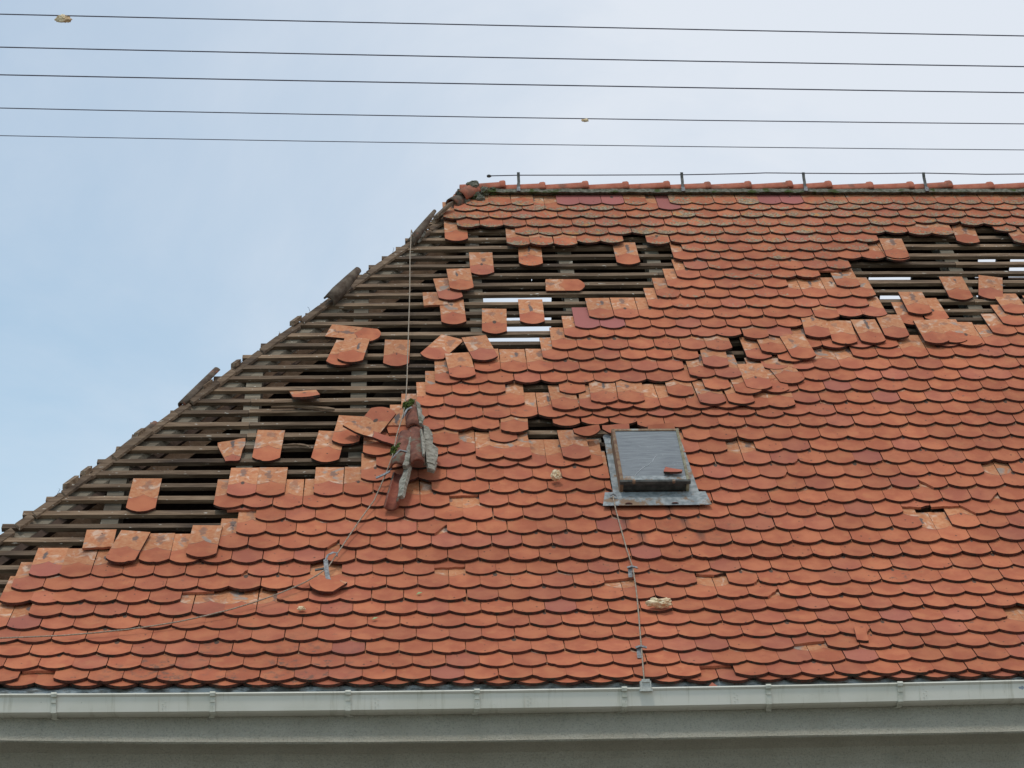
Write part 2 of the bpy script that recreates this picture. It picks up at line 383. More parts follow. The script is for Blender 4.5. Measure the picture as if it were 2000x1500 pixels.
CUTS = {'dr': [((.0, -.06), (.10, .085))], 'dl': [((-.10, .085), (.0, -.06))], 'dr2': [((.035, -.06), (.10, .05))],
        'dl2': [((-.10, .05), (-.035, -.06))], 'flat': [((-.1, .088), (.1, .10))], 'flat5': [((-.1, .045), (.1, .058))],
        'slant': [((-.1, .02), (.1, .07))], 'arch': [((-.1, .005), (.02, .045)), ((.02, .045), (.1, .035))],
        'peak': [((-.1, .05), (.01, .09)), ((.01, .09), (.1, .075))],
        'half': [((-.1, .135), (.1, .15))], 'shard': [((-.1, .30), (-.045, .05)), ((.035, .05), (.10, .335)), ((-.1, .07), (.1, .075)), ((.1, .33), (-.1, .29))],
        'side': [((.1, .24), (-.1, .245)),], 'round': [((.1, .27), (-.1, .25)),], 'shard2': [((.1, .12), (-.1, .16)), ((-.1, .02), (.1, -.02))],
        'sliver': [((-.1, .28), (-.02, -.02)), ((.035, -.02), (-.02, .30))], 'flat2': [((.1, .14), (-.1, .17)), ((-.1, .0), (.1, .03))],
        'corner': [((.1, .13), (-.1, .10))], 'bar': [((.1, .045), (-.1, .03))], 'bar2': [((.1, .055), (-.1, .05))],
        'wedge': [((.1, .05), (-.1, .075)), ((-.1, .0), (.1, .04)), ((-.035, 1), (-.05, -1)), ((.07, -1), (.06, 1))], 'chip': [((.1, .03), (-.1, .03)), ((-.03, -.1), (-.028, .1)), ((.03, .1), (.035, -.1)), ((-.1, -.02), (.1, -.01))][1:],
        'tongue': [((-.045, .3), (-.035, -.1)), ((.03, -.1), (.012, .3)), ((.1, .11), (-.1, .11))],
        'gut': [((.1, .05), (-.1, .05)), ((-.05, .1), (-.05, -.1))], 'tri': [((.02, .1), (-.1, -.02)), ((.1, -.02), (-.01, .09))]}
def add_tile(mb, mat, rg, cut=None, H=TH, extra=None, red=0., lich=0., fresh=0., thick=TT, streak=0.):
    poly = outline(rg, H); flags = [False]*len(poly)
    for c in (CUTS[cut] if cut else []) + (extra or []):
        jag = .0 if (extra and c in extra) else .0045
        poly, fl = clip(poly, c[0], c[1], rg, jag)
        if len(poly) < 3: return False
        flags = fl
    n = len(poly); tint = (rg.random(), rg.random(), red); wear = (lich, fresh, streak)
    vs = [(x, y, 0) for x, y in poly] + [(x*.992, y*.998 + .0008, -thick) for x, y in poly]
    uv = [(x/TW, y) for x, y in poly]*2
    fs = [list(range(n)), list(reversed(range(n, 2*n)))]; mi = [0, 0]
    for i in range(n):
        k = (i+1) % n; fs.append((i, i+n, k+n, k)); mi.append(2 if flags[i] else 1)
    mb.add(vs, fs, mi, uv=uv, tint=tint, wear=wear, mat=mat)
    return True
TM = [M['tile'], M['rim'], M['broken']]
TILT = .116
J = [[-0.143, -0.003, -0.01], [-0.169, -0.002, -0.094], [-0.067, -0.002, -0.097], [-0.022, -0.001, -0.069], [-0.03, -0.002, -0.04], [0.005, -0.002, -0.069], [0.058, -0.004, -0.077], [0.025, -0.003, -0.057], [0.075, -0.002, -0.003], [0.054, 0.001, -0.046], [0.023, 0.001, -0.056], [0.076, 0.002, -0.067], [0.149, -0.0, -0.016], [0.179, -0.0, -0.057], [0.069, 0.0, -0.027], [0.088, -0.004, -0.088], [0.117, -0.003, -0.076], [0.168, -0.001, -0.061], [0.172, -0.004, -0.082], [0.082, -0.003, -0.037], [0.034, 0.001, -0.062], [0.103, 0.0, -0.052], [-0.074, 0.0, -0.036], [-0.218, -0.0, -0.061], [-0.189, -0.001, -0.045], [-0.05, 0.0, 0.019], [-0.146, 0.0, -0.009], [-0.108, 0.0, 0.1], [-0.113, 0.006, -0.01], [-0.001, 0.0, -0.019], [-0.073, 0.0, -0.007], [-0.119, 0.0, 0.008], [-0.102, 0.0, 0.012], [-0.116, 0.0, 0.048], [-0.171, 0.0, 0.016], [-0.044, 0.0, 0.081], [-0.071, 0.0, 0.019], [0.006, 0.0, 0.004], [-0.07, 0.0, -0.015], [-0.052, 0.0, -0.039], [-0.126, 0.002, -0.023]]
J += [[-.15, 0, -.12], [-.1, 0, -.45]]
ROWS = {0: [(-17, 36)], 1: [(-17, 36)], 2: [(-17, 36)], 3: [(-17, 36)], 4: [(-10, 36)], 5: [(-9, 36)], 6: [(-10, 36)], 7: [(-10, 36)], 8: [(-9, 36)],
        9: [(-6, 36)], 10: [(-3, 36)], 11: [(-3, 36)], 12: [(-3, 36)], 13: [(-4, 37)], 14: [(-3, 37)], 15: [(1, 37)], 16: [(2, 37)], 17: [(1, 37)],
        18: [(2, 38)], 19: [(2, 38)], 20: [(3, 38)], 21: [(3, 38)], 22: [(4, 38)], 23: [(4, 38)], 24: [(6, 38)], 25: [(8, 39)], 26: [(9, 39)],
        27: [(9, 17), (26, 39)], 28: [(10, 18), (27, 39)], 29: [(10, 21), (27, 39)], 30: [(13, 21), (30, 39)], 31: [(13, 21), (31, 39)],
        32: [(14, 18), (21, 21), (31, 40)], 33: [(14, 20), (31, 40)], 34: [(15, 21), (31, 40)], 35: [(14, 23), (30, 40)], 36: [(15, 22), (30, 40)],
        37: [(7, 11), (13, 22), (29, 40)], 38: [(8, 26), (29, 40)], 39: [(5, 41)], 40: [(5, 41)], 41: [(5, 41)], 42: [(6, 41)]}
GONE = {(14, -1), (18, 5), (18, 7), (18, 8), (18, 9), (18, 10), (18, 11), (18, 12), (17, 7), (17, 8), (17, 9), (17, 14), (19, 7), (22, 7), (22, 8),
        (22, 12), (21, 7), (25, 15), (26, 16), (26, 22), (26, 23), (24, 16), (25, 18), (25, 19), (42, 9), (42, 14), (6, -3), (6, -2), (11, 20),
        (15, 23), (4, 22), (14, 3), (8, 0)}
SLID = {(37, 7): (0, -.35), (37, 8): (0, -.35), (37, 9): (0, -.35), (37, 13): (-.03, -.3), (36, 11): (.05, -.3), (29, 19): (0, -.3), (38, 25): (0, -.2),
        (38, 26): (0, -.25), (38, 29): (-.15, .25), (35, 23): (0, -.3), (14, -3): (.02, -.15), (14, -2): (0, -.15), (14, 0): (-.03, -.15), (14, 1): (-.02, -.15),
        (19, 6): (.02, -.4), (19, 8): (-.06, .25), (19, 9): (-.02, .35), (19, 10): (.04, .35), (18, 4): (-.1, -.25), (17, 5): (-.02, -.55), (17, 6): (-.03, -.55),
        (22, 10): (.08, -1.1), (22, 11): (.1, -1.1), (22, 13): (0, -.45), (22, 14): (.1, -1.35), (22, 15): (.18, -1.35), (24, 14): (.1, -.85), (24, 15): (.1, -.95),
        (23, 14): (.07, -1.0), (23, 15): (.17, -1.45), (25, 14): (.06, -1.05), (25, 13): (.03, -.12), (26, 14): (.01, -.15), (26, 15): (0, -.3),
        (27, 16): (.05, -.25), (26, 17): (.08, -.7), (25, 16): (-.16, -.15), (25, 17): (.03, -.5), (28, 18): (0, .05), (29, 27): (-.2, .25), (37, 29): (-.2, -.3),
        (7, -9): (.13, 0), (7, -10): (.13, 0), (6, -9): (.3, 0), (6, -10): (.35, 0), (24, 8): (0, -.03), (34, 15): (0, .04), (21, 15): (0, -.5), (12, 5): (-.04, -.06)}
for j in range(8, 15): SLID[(21, j)] = (-.04, -.5)
SLID[(21, 16)] = (0, -.5); SLID[(20, 16)] = (.02, -.2)
for j in range(18, 22): SLID[(26, j)] = (.57, -.05)
for j in (9, 10, 11, 12): SLID[(39, 15 + j)] = (0, .3 if j in (10, 11) else 0)
CUT = {(10, 0): 'dr', (8, 4): 'flat5', (6, -4): 'flat', (8, -3): 'dr2', (7, 12): 'peak', (7, 13): 'dr2', (6, 14): 'dr', (7, 9): 'slant', (3, 16): 'dr2',
       (2, 15): 'slant', (12, 20): 'arch', (12, 22): 'dl', (12, 21): 'flat5', (13, 22): 'dr', (14, 21): 'dl', (15, 15): 'dr2', (11, 3): 'dr', (8, 23): 'dr', (0, -8): 'flat',
       (0, 12): 'flat', (33, 20): 'flat', (31, 13): 'dr2', (12, -3): 'flat', (13, 4): 'flat', (16, 16): 'dr2', (42, 13): None}
PURPLE = {(42, 10), (42, 11), (42, 12), (42, 19), (42, 20), (41, 14), (28, 10), (28, 11)}
STREAK = {(12, 11): 1., (12, 12): .3, (12, 10): .3, (11, 9): 1., (11, 10): .3, (11, 11): 1., (11, 12): .3, (10, 10): 1., (10, 11): .3, (10, 12): 1., (10, 13): .3}
REDS = {(8, -9), (4, -9), (4, 18), (1, 16), (11, 9), (9, 10), (0, 4), (2, 1), (22, 19), (21, 20), (5, 7), (16, 19), (2, 22)}
WU0, WU1 = 1.848, 2.40            # width of the opening taken by the roof window
def lichen(v, u): return min(1., max(0., (v - 3.6)/1.9)) * (1. if v > 5.2 else .75)

def warp(r, u):      # the old roof is not flat: courses rise and dip a little along their length
    k = (u/W - 12)/10; r = max(r, 0); return (.0036*k + .0601*k*r/20 + .0718*k*k - .0618*k*k*r/20)*P
house = empty('house', (3.0, 4.2, -3.6), 'storm damaged house with torn orange clay tile roof and bare battens', 'house')
cov = MB()
for r in range(-1, 43):
    off = 0 if r % 2 == 0 else .5
    for a, b in (ROWS[r] if r >= 0 else [(-18, 37)]):
        for j in range(a, b+1):
            if (r, j) in GONE: continue
            rg = random.Random(r*977 + j*31 + 5)
            if r < 0: du, st, dv = -.15, -.003, .84
            else: du, st, dv = J[r]
            c = j + off + .5
            c = c + du + st*(c - .5 - 12)
            sdu, sdv = SLID.get((r, j), (0, 0))
            c += sdu + rg.uniform(-.012, .012); rr = r + dv + sdv + rg.uniform(-.028, .028)
            u = c*W; v = rr*P + warp(r, u)
            if u < hip(v) + .10 and r < 6: continue
            n = TILT*abs(min(sdv, 0))*P + (.004 if sdv < -.25 else 0) + rg.uniform(-.0004, .0012)
            if sdv > 0: n -= .003
            if r < 0: n -= .0165
            extra = []
            WU1 = 2.382 - .09*(v - 1.85)
            if 13 <= r <= 17:
                if u - .09 < WU0 < u + .09 or WU0 <= u <= (WU0+WU1)/2:
                    if u - .09 > WU0 - .03: continue
                    extra = [((WU0-u, -1), (WU0-u, 1))]
                elif u - .09 < WU1 < u + .09 or (WU0+WU1)/2 < u < WU1:
                    if u + .09 < WU1 + .03: continue
                    extra = [((WU1-u, 1), (WU1-u, -1))]
            H = TH
            if r == 0 and False: H = TH
            if r >= 40: H = min(TH, 6.27 - v)
            if 10 <= r <= 12 and WU0-.06 < u < WU1+.06: H = min(TH, 2.1 - v)
            red = 1.5 if (r, j) in PURPLE else .75 if (r, j) in REDS else (rg.random()**5)*.5
            add_tile(cov, frame(u, v, n, rg.uniform(-.010, .010) + (rg.uniform(-.05, .05) if sdv < -.25 else 0), TILT, rg.uniform(-.008, .008) + (rg.uniform(-.03, .03) if sdv < -.25 else 0)), rg, CUT.get((r, j)), H, extra,
                     red, lichen(v, u) if (r, j) not in PURPLE else .1, 1. if (r, j) in PURPLE else 0., streak=STREAK.get((r, j), 0.))
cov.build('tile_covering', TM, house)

LOOSE = [
(0.974,5.421,0.4,-0.03,'full',"lichen-tipped tile hanging by itself under the left end of the ridge"),
(1.152,4.885,0.0,-0.036,'full',"single tile hung on battens, uppermost of the strays left of the hole"),
(1.522,5.015,-1.1,-0.03,'full',"lone tile hanging below the ridge courses with a dark streak across it"),
(2.261,5.031,0.9,-0.03,'full',"tile with grey blotch hanging beside the small dark gap under the ridge"),
(0.803,4.415,1.9,-0.034,'half',"broken half tile poking out under a pitted tile on the battens"),
(0.924,4.135,1.8,-0.032,'full',"tile at the foot of the small cluster beside the hanging wire"),
(0.912,4.469,5.8,-0.018,'full',"tile pitted with dark dots, middle of the small cluster by the wire"),
(0.994,4.590,3.0,-0.004,'full',"tile with a dark crack line, topmost of the small cluster by the wire"),
(1.206,4.008,-2.0,-0.036,'full',"grey-cornered tile hung squarely across the bright hole in the roof"),
(1.484,4.145,-0.4,-0.036,'full',"tile with one dark oval mark hung across the bright hole in the roof"),
(1.901,4.72,89.7,-0.034,'side',"tile lying sideways with its rounded end to the right on the battens"),
(0.403,3.975,75.0,-0.03,'full',"long pale tile lying sideways under two slipped tiles on the battens"),
(0.113,3.555,-10.9,-0.02,'full',"slipped tile half hidden beneath another tile left of the hanging wire"),
(0.193,3.568,-7.6,-0.004,'full',"slanted tile lying on top of two others left of the hanging wire"),
(0.511,3.567,-1.8,-0.036,'full',"tile hung upright right behind the middle of the hanging wire"),
(0.739,3.645,-27.2,-0.024,'full',"strongly tilted tile with black smear just right of the hanging wire"),
(1.133,3.553,11.8,0.016,'full',"leaning tile with pale smear resting at the foot of the bright hole"),
(0.966,3.315,4.8,0.018,'full',"loose tile lying over the stepped tile edge right of the wire"),
(-0.508,2.401,6.3,-0.036,'shard',"wedge shaped tile shard alone on the lower battens"),
(-0.312,2.404,-2.7,-0.036,'full',"whole tile with dotted lower half alone on the lower battens"),
(0.059,2.382,-6.4,-0.032,'full',"cracked tile partly covered by an upright one near the fallen hip tiles"),
(0.185,2.560,-6.2,-0.014,'full',"tile with white smear lying over a cracked tile near the fallen hip tiles"),
(-1.039,1.858,-1.0,-0.036,'full',"solitary clean tile hanging on the lowest open battens at left"),
(-1.241,1.459,0.1,-0.02,'half',"broken half tile at the left end of the lower stepped edge"),
(-1.091,1.250,-8.7,0.016,'full',"slanting tile with dark nib mark leaning at the lower stepped edge"),
(-0.623,1.294,-1.7,0.018,'full',"tile with round grey stain lying proud on the lower stepped edge"),
(4.308,5.029,-2.4,0.016,'full',"grey topped tile slid out at the left edge of the right hole"),
(4.929,5.345,-5.7,-0.02,'full',"lone slanting tile just under the ridge courses above the right hole"),
(4.667,4.478,-0.1,-0.036,'full',"tile with round pale lichen ring hanging in the right hole"),
(4.880,4.492,-14.5,-0.036,'full',"straight hung tile in the right hole beside the lichen ringed one"),
(4.214,4.067,-0.3,-0.012,'full',"lower left tile of the three piled at the foot of the right hole"),
(4.405,4.125,2.5,-0.012,'full',"white marked tile on the right of the three piled tiles"),
(4.291,4.191,-0.4,0.006,'full',"topmost of the three tiles piled at the foot of the right hole"),
(3.480,3.849,-3.5,0.014,'full',"left tile of the row slid down left of the right hole"),
(3.653,3.751,-3.1,0.016,'full',"tile with curved black burn mark slid below the right hole"),
(3.860,3.756,1.3,0.02,'full',"tile with a thin crack leaning right of the black marked one"),
(4.045,3.837,-0.4,0.014,'full',"tile with broad dark stain at the lower rim of the right hole"),
(4.306,3.738,0.8,0.026,'full',"foremost of three overlapping tiles slid together below the right hole"),
(4.441,3.765,-0.2,0.014,'full',"middle one of three overlapping tiles slid together below the right hole"),
(4.540,3.735,-1.9,0.008,'full',"last and lowest of three overlapping tiles slid together at right"),
(3.330,3.540,5.0,0.024,'full',"narrow looking tile twisted askew in the middle of the disturbed patch"),
(2.956,3.135,2.6,0.026,'full',"big bright tile lying loose on the disturbed patch right of center"),
(3.066,3.121,-0.6,0.01,'full',"tile peeping out right of the big bright loose one"),
(3.204,3.235,11.8,0.012,'full',"tile turned sideways right of the disturbed patch"),
(1.662,2.326,2.7,0.014,'full',"grey topped tile leaning beside the left flashing of the roof window"),
(0.419,2.769,1.8,0.03,'round',"upturned tile with charred dots on the heap left of the fallen hip tiles"),
(0.485,2.722,-4.7,0.02,'half',"broken tile jammed under the charred one on the heap"),
(0.555,2.648,11.6,0.012,'shard2',"small broken tile end wedged behind the fallen hip tiles"),
(0.486,2.524,50.6,0.03,'sliver',"pointed tile sliver lying across the heap left of the hip tiles"),
(-0.107,3.103,26.7,0.03,'flat',"tile half standing out of the battens above the dark gap"),
(0.062,0.906,-1.8,0.03,'corner',"broken tile corner lying under the torn wire clamp"),
(1.745,2.614,10.7,0.04,'bar',"broken tile end resting over the top left corner of the window"),
(1.933,2.636,-0.2,0.04,'bar',"broken tile strip lying along the top of the roof window"),
(2.230,2.620,8.9,0.04,'bar2',"long broken strip tilted over the top right corner of the window"),
(2.233,2.141,9.2,0.0,'wedge',"red tile shard lying on the glass of the roof window"),
(1.328,3.182,-41.9,0.02,'chip',"small tile chip on the edge above a narrow gap"),
(-0.235,0.629,10.8,0.012,'chip',"tiny tile chip on the lower left courses"),
(3.076,0.341,-8.2,0.012,'tongue',"broken tongue of tile jutting between two lower courses at right"),
]
for u, v, l_, ph, lab in ((-.10, 3.03, .42, 84, 'long grey wood splinter lying below the tile that stands out of the battens'), (-.125, 2.575, .17, 80, 'short wood splinter between two lone tiles on the lower battens')):
    mb = MB(); m = frame(u, v, -.035, R(ph)); rg = random.Random(int(v*100)); rings = []
    for i in range(9):
        f = i/8; w_ = .016*(1-.75*f)*(1+.3*rg.uniform(-1, 1)); x_ = .012*sin(f*4)
        rings.append([m @ Vector(p) for p in ((x_-w_, (f-.5)*l_, 0), (x_+w_, (f-.5)*l_, 0), (x_+w_*.8, (f-.5)*l_, .010), (x_-w_*.7, (f-.5)*l_, .012))])
    mb.loft([list(reversed(q)) for q in rings], tint=(.6, .2, 0)); tag(mb.build('wood_splinter', M['batten'], None, pt(u, v, -.03)), lab, 'wood splinter', 'wood splinters on the battens')
_TI = {'tile with round pale lichen ring hanging in the right hole': .4}
for u, v, ph, n, sh, lab in LOOSE:
    rg = random.Random(int(u*1000) + int(v*777)); mb = MB(); ph = R(ph)
    tip = SAG if sh in ('full', 'side', 'round', 'corner') else 0
    tilt, bank, cut = .0, 0., (None if sh == 'full' else sh)
    if sh == 'full': tilt = .07 if n > -.03 else .03
    if sh == 'half': cut = 'half'; v -= .135
    if sh == 'flat': cut = None; tilt = .40; ph = .17; u += .03; v -= .02
    if sh == 'round': ph += pi*.86; v += .16; u += .03
    if sh == 'corner': ph = R(-38); tilt = .02
    if sh in ('bar', 'bar2'): tilt = -.25
    if sh == 'sliver': tilt = -.1
    if sh == 'shard': v -= .06
    if sh == 'wedge': n = .128; tilt = 0; v = 1.985; u = 2.205; ph = R(-14)
    u2 = u - sin(ph)*tip; v2 = v + cos(ph)*tip
    add_tile(mb, frame(u2, v2, n + .002, ph, tilt, bank), rg, cut, TH, None, .5*rg.random()**3 + (.5 if sh == 'wedge' else 0), lichen(v, u)*.5)
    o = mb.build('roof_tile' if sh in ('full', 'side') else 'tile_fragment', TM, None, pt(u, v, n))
    tag(o, lab, 'roof tile' if sh in ('full', 'side') else 'tile fragment', 'roof tiles knocked loose by the storm' if sh in ('full', 'side') else 'broken pieces of roof tile', 'thing')
for X, Y, Z, rot, cut, lab in ((-1.31, -.10, -.085, .1, 'gut', 'small red brick coloured tile shard lying in the gutter at far left'),
                               (2.18, -.10, -.135, .0, 'tri', 'pointed tile piece sticking up out of the gutter')):
    mb = MB(); m = Matrix.Translation((X, Y, Z)) @ Matrix.Rotation(R(62 if cut == 'tri' else 10), 4, 'X') @ Matrix.Rotation(rot, 4, 'Z')
    add_tile(mb, m, rnd, cut, TH, None, .7, 0, 1.)
    tag(mb.build('tile_fragment', TM, None, (X, Y, Z)), lab, 'tile fragment', 'broken pieces of roof tile', 'thing')

# ------------------------------------------------------------------ battens, rafters, hip beam
def batten(u0, u1, v, seed, n0=-.052):
    mb = MB(); rg = random.Random(seed); k = max(2, int((u1-u0)/.09)); rings = []
    w0 = rg.uniform(.040, .048); ph = rg.random()*9
    for i in range(k+1):
        u = u0 + (u1-u0)*i/k; dv = .0035*noise.noise(Vector((u*1.7, ph, 0))) + .002*sin(u*.9+ph); dn = .003*noise.noise(Vector((u*1.3, 3, ph)))
        e = .0040*noise.noise(Vector((u*6, ph, 7))); dv += warp(v/P - 2.1, u)
        rings.append([pt(u, v+dv-w0+e, n0-.028+dn), pt(u, v+dv+e, n0-.028+dn), pt(u, v+dv+e*.5, n0+dn), pt(u, v+dv-w0-e, n0+dn)])
    mb.loft([list(reversed(r)) for r in rings], tint=(rg.random(), rg.random(), 0)); return mb.build('batten', M['batten'], house)
RAFT = [-1.95, -1.22, -.447, .26, 1.095, 1.795, 2.466, 3.2, 3.98, 4.76, 5.5, 6.25, 7.0, 7.8, 8.6]
nb = 0
for r in range(1, 43):
    dv = J[min(r, 40)][2]; v = (r + dv)*P + .305
    if v > 6.32: continue
    ua = hip(v) + rnd.uniform(-.035, .012)
    jl = -.447 + rnd.uniform(-.02, .02) if 16 <= r <= 20 and hip(v) < -.5 else None
    jr = [2.466, 3.2, 3.98, 4.76][(r*7) % 4] + .0
    if jl is not None:
        batten(ua, jl, v, r*3); batten(jl+.004, jr, v + rnd.choice((-.004, .005)), r*3+1, -.051)
    else: batten(ua, jr, v, r*3)
    batten(jr+.004, 8.95, v + rnd.uniform(-.003, .003), r*3+2)
for i, u in enumerate(RAFT):
    vt = 6.3 if u > .95 else (u + 1.84)/.643 + 1.71 - .12
    if vt < .6: continue
    mb = MB(); rings = []; rg = random.Random(i); v = .1; wd = .052
    while True:
        rings.append([pt(u-wd, v, -.081), pt(u+wd, v, -.081), pt(u+wd, v, -.20), pt(u-wd, v, -.20)])
        if v >= vt: break
        v = min(v + .3, vt)
    mb.loft([list(reversed(q)) for q in rings], tint=(rg.random(), rg.random(), 0)); mb.build('rafter', M['rafter'], house)
h0 = Vector((hip(0.3), *prof(.3))); h1 = Vector((hip(6.25), *prof(6.25)))
hs = Vector((1, -1, 0)).normalized()
mb = MB(); rings = []
for i in range(15):
    v = .3 + (6.2-.3)*i/14; c = Vector((hip(v), *prof(v))); g = tan(slope(v))*.7071
    A = c + Vector((0, 0, -.125)); B = c + hs*.095 + Vector((0, 0, -.125 - .095*g)); rings.append([A, B, B + Vector((0, 0, -.055)), A + Vector((0, 0, -.055))])
mb.loft([list(reversed(q)) for q in rings], tint=(.6, .3, 0)); mb.build('hip_board', M['rafter'], house)
mb = MB(); rings = []
for i in range(15):
    v = .3 + (6.2-.3)*i/14; c = Vector((hip(v), *prof(v))); g = tan(slope(v))*.7071
    B = c + hs*.088 + Vector((0, 0, -.187 - .095*g)); A = B - hs*.14
    rings.append([A, B, B + Vector((0, 0, -.20)), A + Vector((0, 0, -.20))])
mb.loft([list(reversed(q)) for q in rings], tint=(.5, .6, 0)); mb.build('hip_rafter', M['beam'], house)
# thin board edge along the hip, where the hip battens end
v = 1.0
while v < 6.1:
    rg = random.Random(int(v*1000)); l_ = rg.uniform(.10, .30); mb = MB(); rings = []; o1 = rg.uniform(-.014, .012); o2 = o1 + rg.uniform(-.012, .012)
    for f in (0, .5, 1):
        vv = v + l_*f; o_ = o1 + (o2-o1)*f; c = Vector((hip(vv), *prof(vv))) + Vector((o_*.6, 0, -.068 + o_)); s_ = rg.uniform(.8, 1.1)
        rings.append([c + Vector((.0, .0, -.024*s_)), c + Vector((.036, -.036, -.064)), c + Vector((.036, -.036, -.044)), c + Vector((.002, -.002, -.008))])
    mb.loft([list(reversed(q)) for q in rings], tint=(rg.random()*.5, rg.random(), 0)); mb.build('hip_batten', M['batten'], house)
    v += l_ + rg.choice((.004, .006, .02))
for k in range(8, 43):
    mb = MB()
    v = k*P + .17; c = Vector((hip(v), *prof(v))); rg = random.Random(k+99)
    if rg.random() < .30:
        L_ = rg.uniform(.04, .08); d = Vector((.643*.145, 0.145*cos(A0), .145*sin(A0))).normalized()
        a = c + Vector((-.01, .0, -.07)); b = a + d*L_*1.5
        mb.loft([[q + Vector((-.012, .012, -.012)), q + Vector((.02, -.02, -.02)), q + Vector((.02, -.02, .014)), q + Vector((-.012, .012, .022))] for q in (a, b)],
                tint=(rg.random(), rg.random(), 0))
        mb.build('batten_end', M['batten'], house)
for k, (du, dn, l) in enumerate([(0, .1, .05), (.01, .2, .06), (0, .0, .045), (-.01, .3, .06), (0, .15, .05), (.01, -.1, .05), (0, .2, .05), (0, .1, .06)]):
    v = [1.85, 2.1, 2.35, 3.66, 4.05, 4.4, 5.0, 5.3][k]; mb = MB(); a = Vector((hip(v), *prof(v))) + Vector((.012, 0, -.085))
    b = a + Vector((dn*.15, 0, l)); mb.tube([a, b, b + Vector((-.008, 0, .004))], .0014, 5); mb.build('nail', M['cable'], house)

# ------------------------------------------------------------------ closed sides of the roof space, walls, eaves
X1 = 9.0; HY = 2*RIDGE_Y
def grid_slab(xs, ts, holes, f, thick):
    """plane cut by lines xs, ts; cells inside a hole are left open; thickness along 'thick'"""
    mb = MB()
    solid = lambda i, k: 0 <= i < len(xs)-1 and 0 <= k < len(ts)-1 and not any(a <= (xs[i]+xs[i+1])/2 <= b and c <= (ts[k]+ts[k+1])/2 <= d for a, b, c, d in holes)
    for i in range(len(xs)-1):
        for k in range(len(ts)-1):
            if not solid(i, k): continue
            q = [f(xs[i], ts[k]), f(xs[i+1], ts[k]), f(xs[i+1], ts[k+1]), f(xs[i], ts[k+1])]; p = [x + thick for x in q]
            fs = [(0, 1, 2, 3), (7, 6, 5, 4)]
            if not solid(i, k-1): fs.append((0, 4, 5, 1))
            if not solid(i+1, k): fs.append((1, 5, 6, 2))
            if not solid(i, k+1): fs.append((2, 6, 7, 3))
            if not solid(i-1, k): fs.append((3, 7, 4, 0))
            mb.add(q + p, fs)
    return mb
RY, RZ = 4.262, 4.661
rear = lambda x, t: Vector((x, RY + t*cos(A0), RZ - t*sin(A0)))
hy = lambda z: (RZ - z)/sin(A0)
holes = [(1.207, 1.785, hy(4.008), hy(3.932)), (1.207, 1.787, hy(3.868), hy(3.688)), (5.311, 5.472, hy(4.265), hy(4.183)), (5.581, 5.85, hy(4.265), hy(4.11)),
         (5.30, 5.482, hy(4.14), hy(4.108)), (4.409, 4.773, hy(4.137), hy(4.095)), (4.517, 4.741, hy(4.01), hy(3.965)), (5.30, 5.357, hy(4.008), hy(3.977)),
         (1.238, 1.256, hy(4.056), hy(4.045)), (1.43, 1.443, hy(4.055), hy(4.043)), (1.606, 1.632, hy(4.058), hy(4.045)), (1.613, 1.621, hy(4.119), hy(4.095)),
         (4.93, 4.944, hy(4.40), hy(4.37)), (4.92, 4.935, hy(4.33), hy(4.32)), (3.83, 3.838, hy(4.25), hy(4.22))]
xs = sorted({.98, X1} | {h[0] for h in holes} | {h[1] for h in holes}); ts = sorted({0., 6.1} | {h[2] for h in holes} | {h[3] for h in holes})
mb = grid_slab(xs, ts, holes, rear, Vector((0, .05*sin(A0), .05*cos(A0))))
tl = 6.1; q = [rear(.98, 0), rear(.98, tl), rear(-2.9, tl)]; off = Vector((0, .04, .035)); mb.add(q + [p + off for p in q], [(0, 1, 2), (5, 4, 3), (0, 3, 4, 1), (1, 4, 5, 2), (2, 5, 3, 0)])
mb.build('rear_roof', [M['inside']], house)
# hip end: boarded slope falling to the left, seen from outside as tile field
mb = MB(); ap = Vector((hip(6.3)+.12, RIDGE_Y, RIDGE_Z-.45)); f0 = Vector((hip(.0)+.25, .12, -.14)); b0 = Vector((hip(.0)+.25, HY-.12, -.14)); off = Vector((-.03, 0, .03))
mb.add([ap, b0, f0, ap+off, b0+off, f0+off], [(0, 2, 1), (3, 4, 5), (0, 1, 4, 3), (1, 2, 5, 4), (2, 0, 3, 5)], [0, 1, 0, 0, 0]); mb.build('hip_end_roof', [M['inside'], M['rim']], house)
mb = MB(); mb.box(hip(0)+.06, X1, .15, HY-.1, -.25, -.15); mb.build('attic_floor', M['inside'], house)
WX0 = hip(0) + .10
mb = MB()
mb.box(WX0, X1-.01, .085, .30, -3.6, -.40); mb.box(WX0, WX0+.25, .30, HY-.35, -3.6, -.26); mb.box(X1-.3, X1-.02, .30, HY-.35, -3.6, -.26); mb.box(WX0, X1-.02, HY-.35, HY-.15, -3.6, -.26)
g = [(X1, .02, -.12), (X1, HY, -.12), (X1, RIDGE_Y, RIDGE_Z-.10)]; mb.add([Vector(p) + Vector((-.25, 0, 0)) for p in g] + [Vector(p) for p in g], [(0, 2, 1), (3, 4, 5), (0, 1, 4, 3), (1, 2, 5, 4), (2, 0, 3, 5)])
mb.build('wall', M['plaster'], house)
def zc(x):                                     # the old cornice is not quite straight
    q = min(max(x, -2.9), 4.5); return -.346 + (.0058*(1.1-q)**2 if q < 1.1 else .0009*(q-1.1)**2)
def zg(x):
    q = min(max(x, -2.9), 5.2); return -.109 + .0019*(q-1.15)**2
mb = MB(); rings = []
xx = [WX0-.06 + (X1-WX0+.06)*i/140 for i in range(141)]
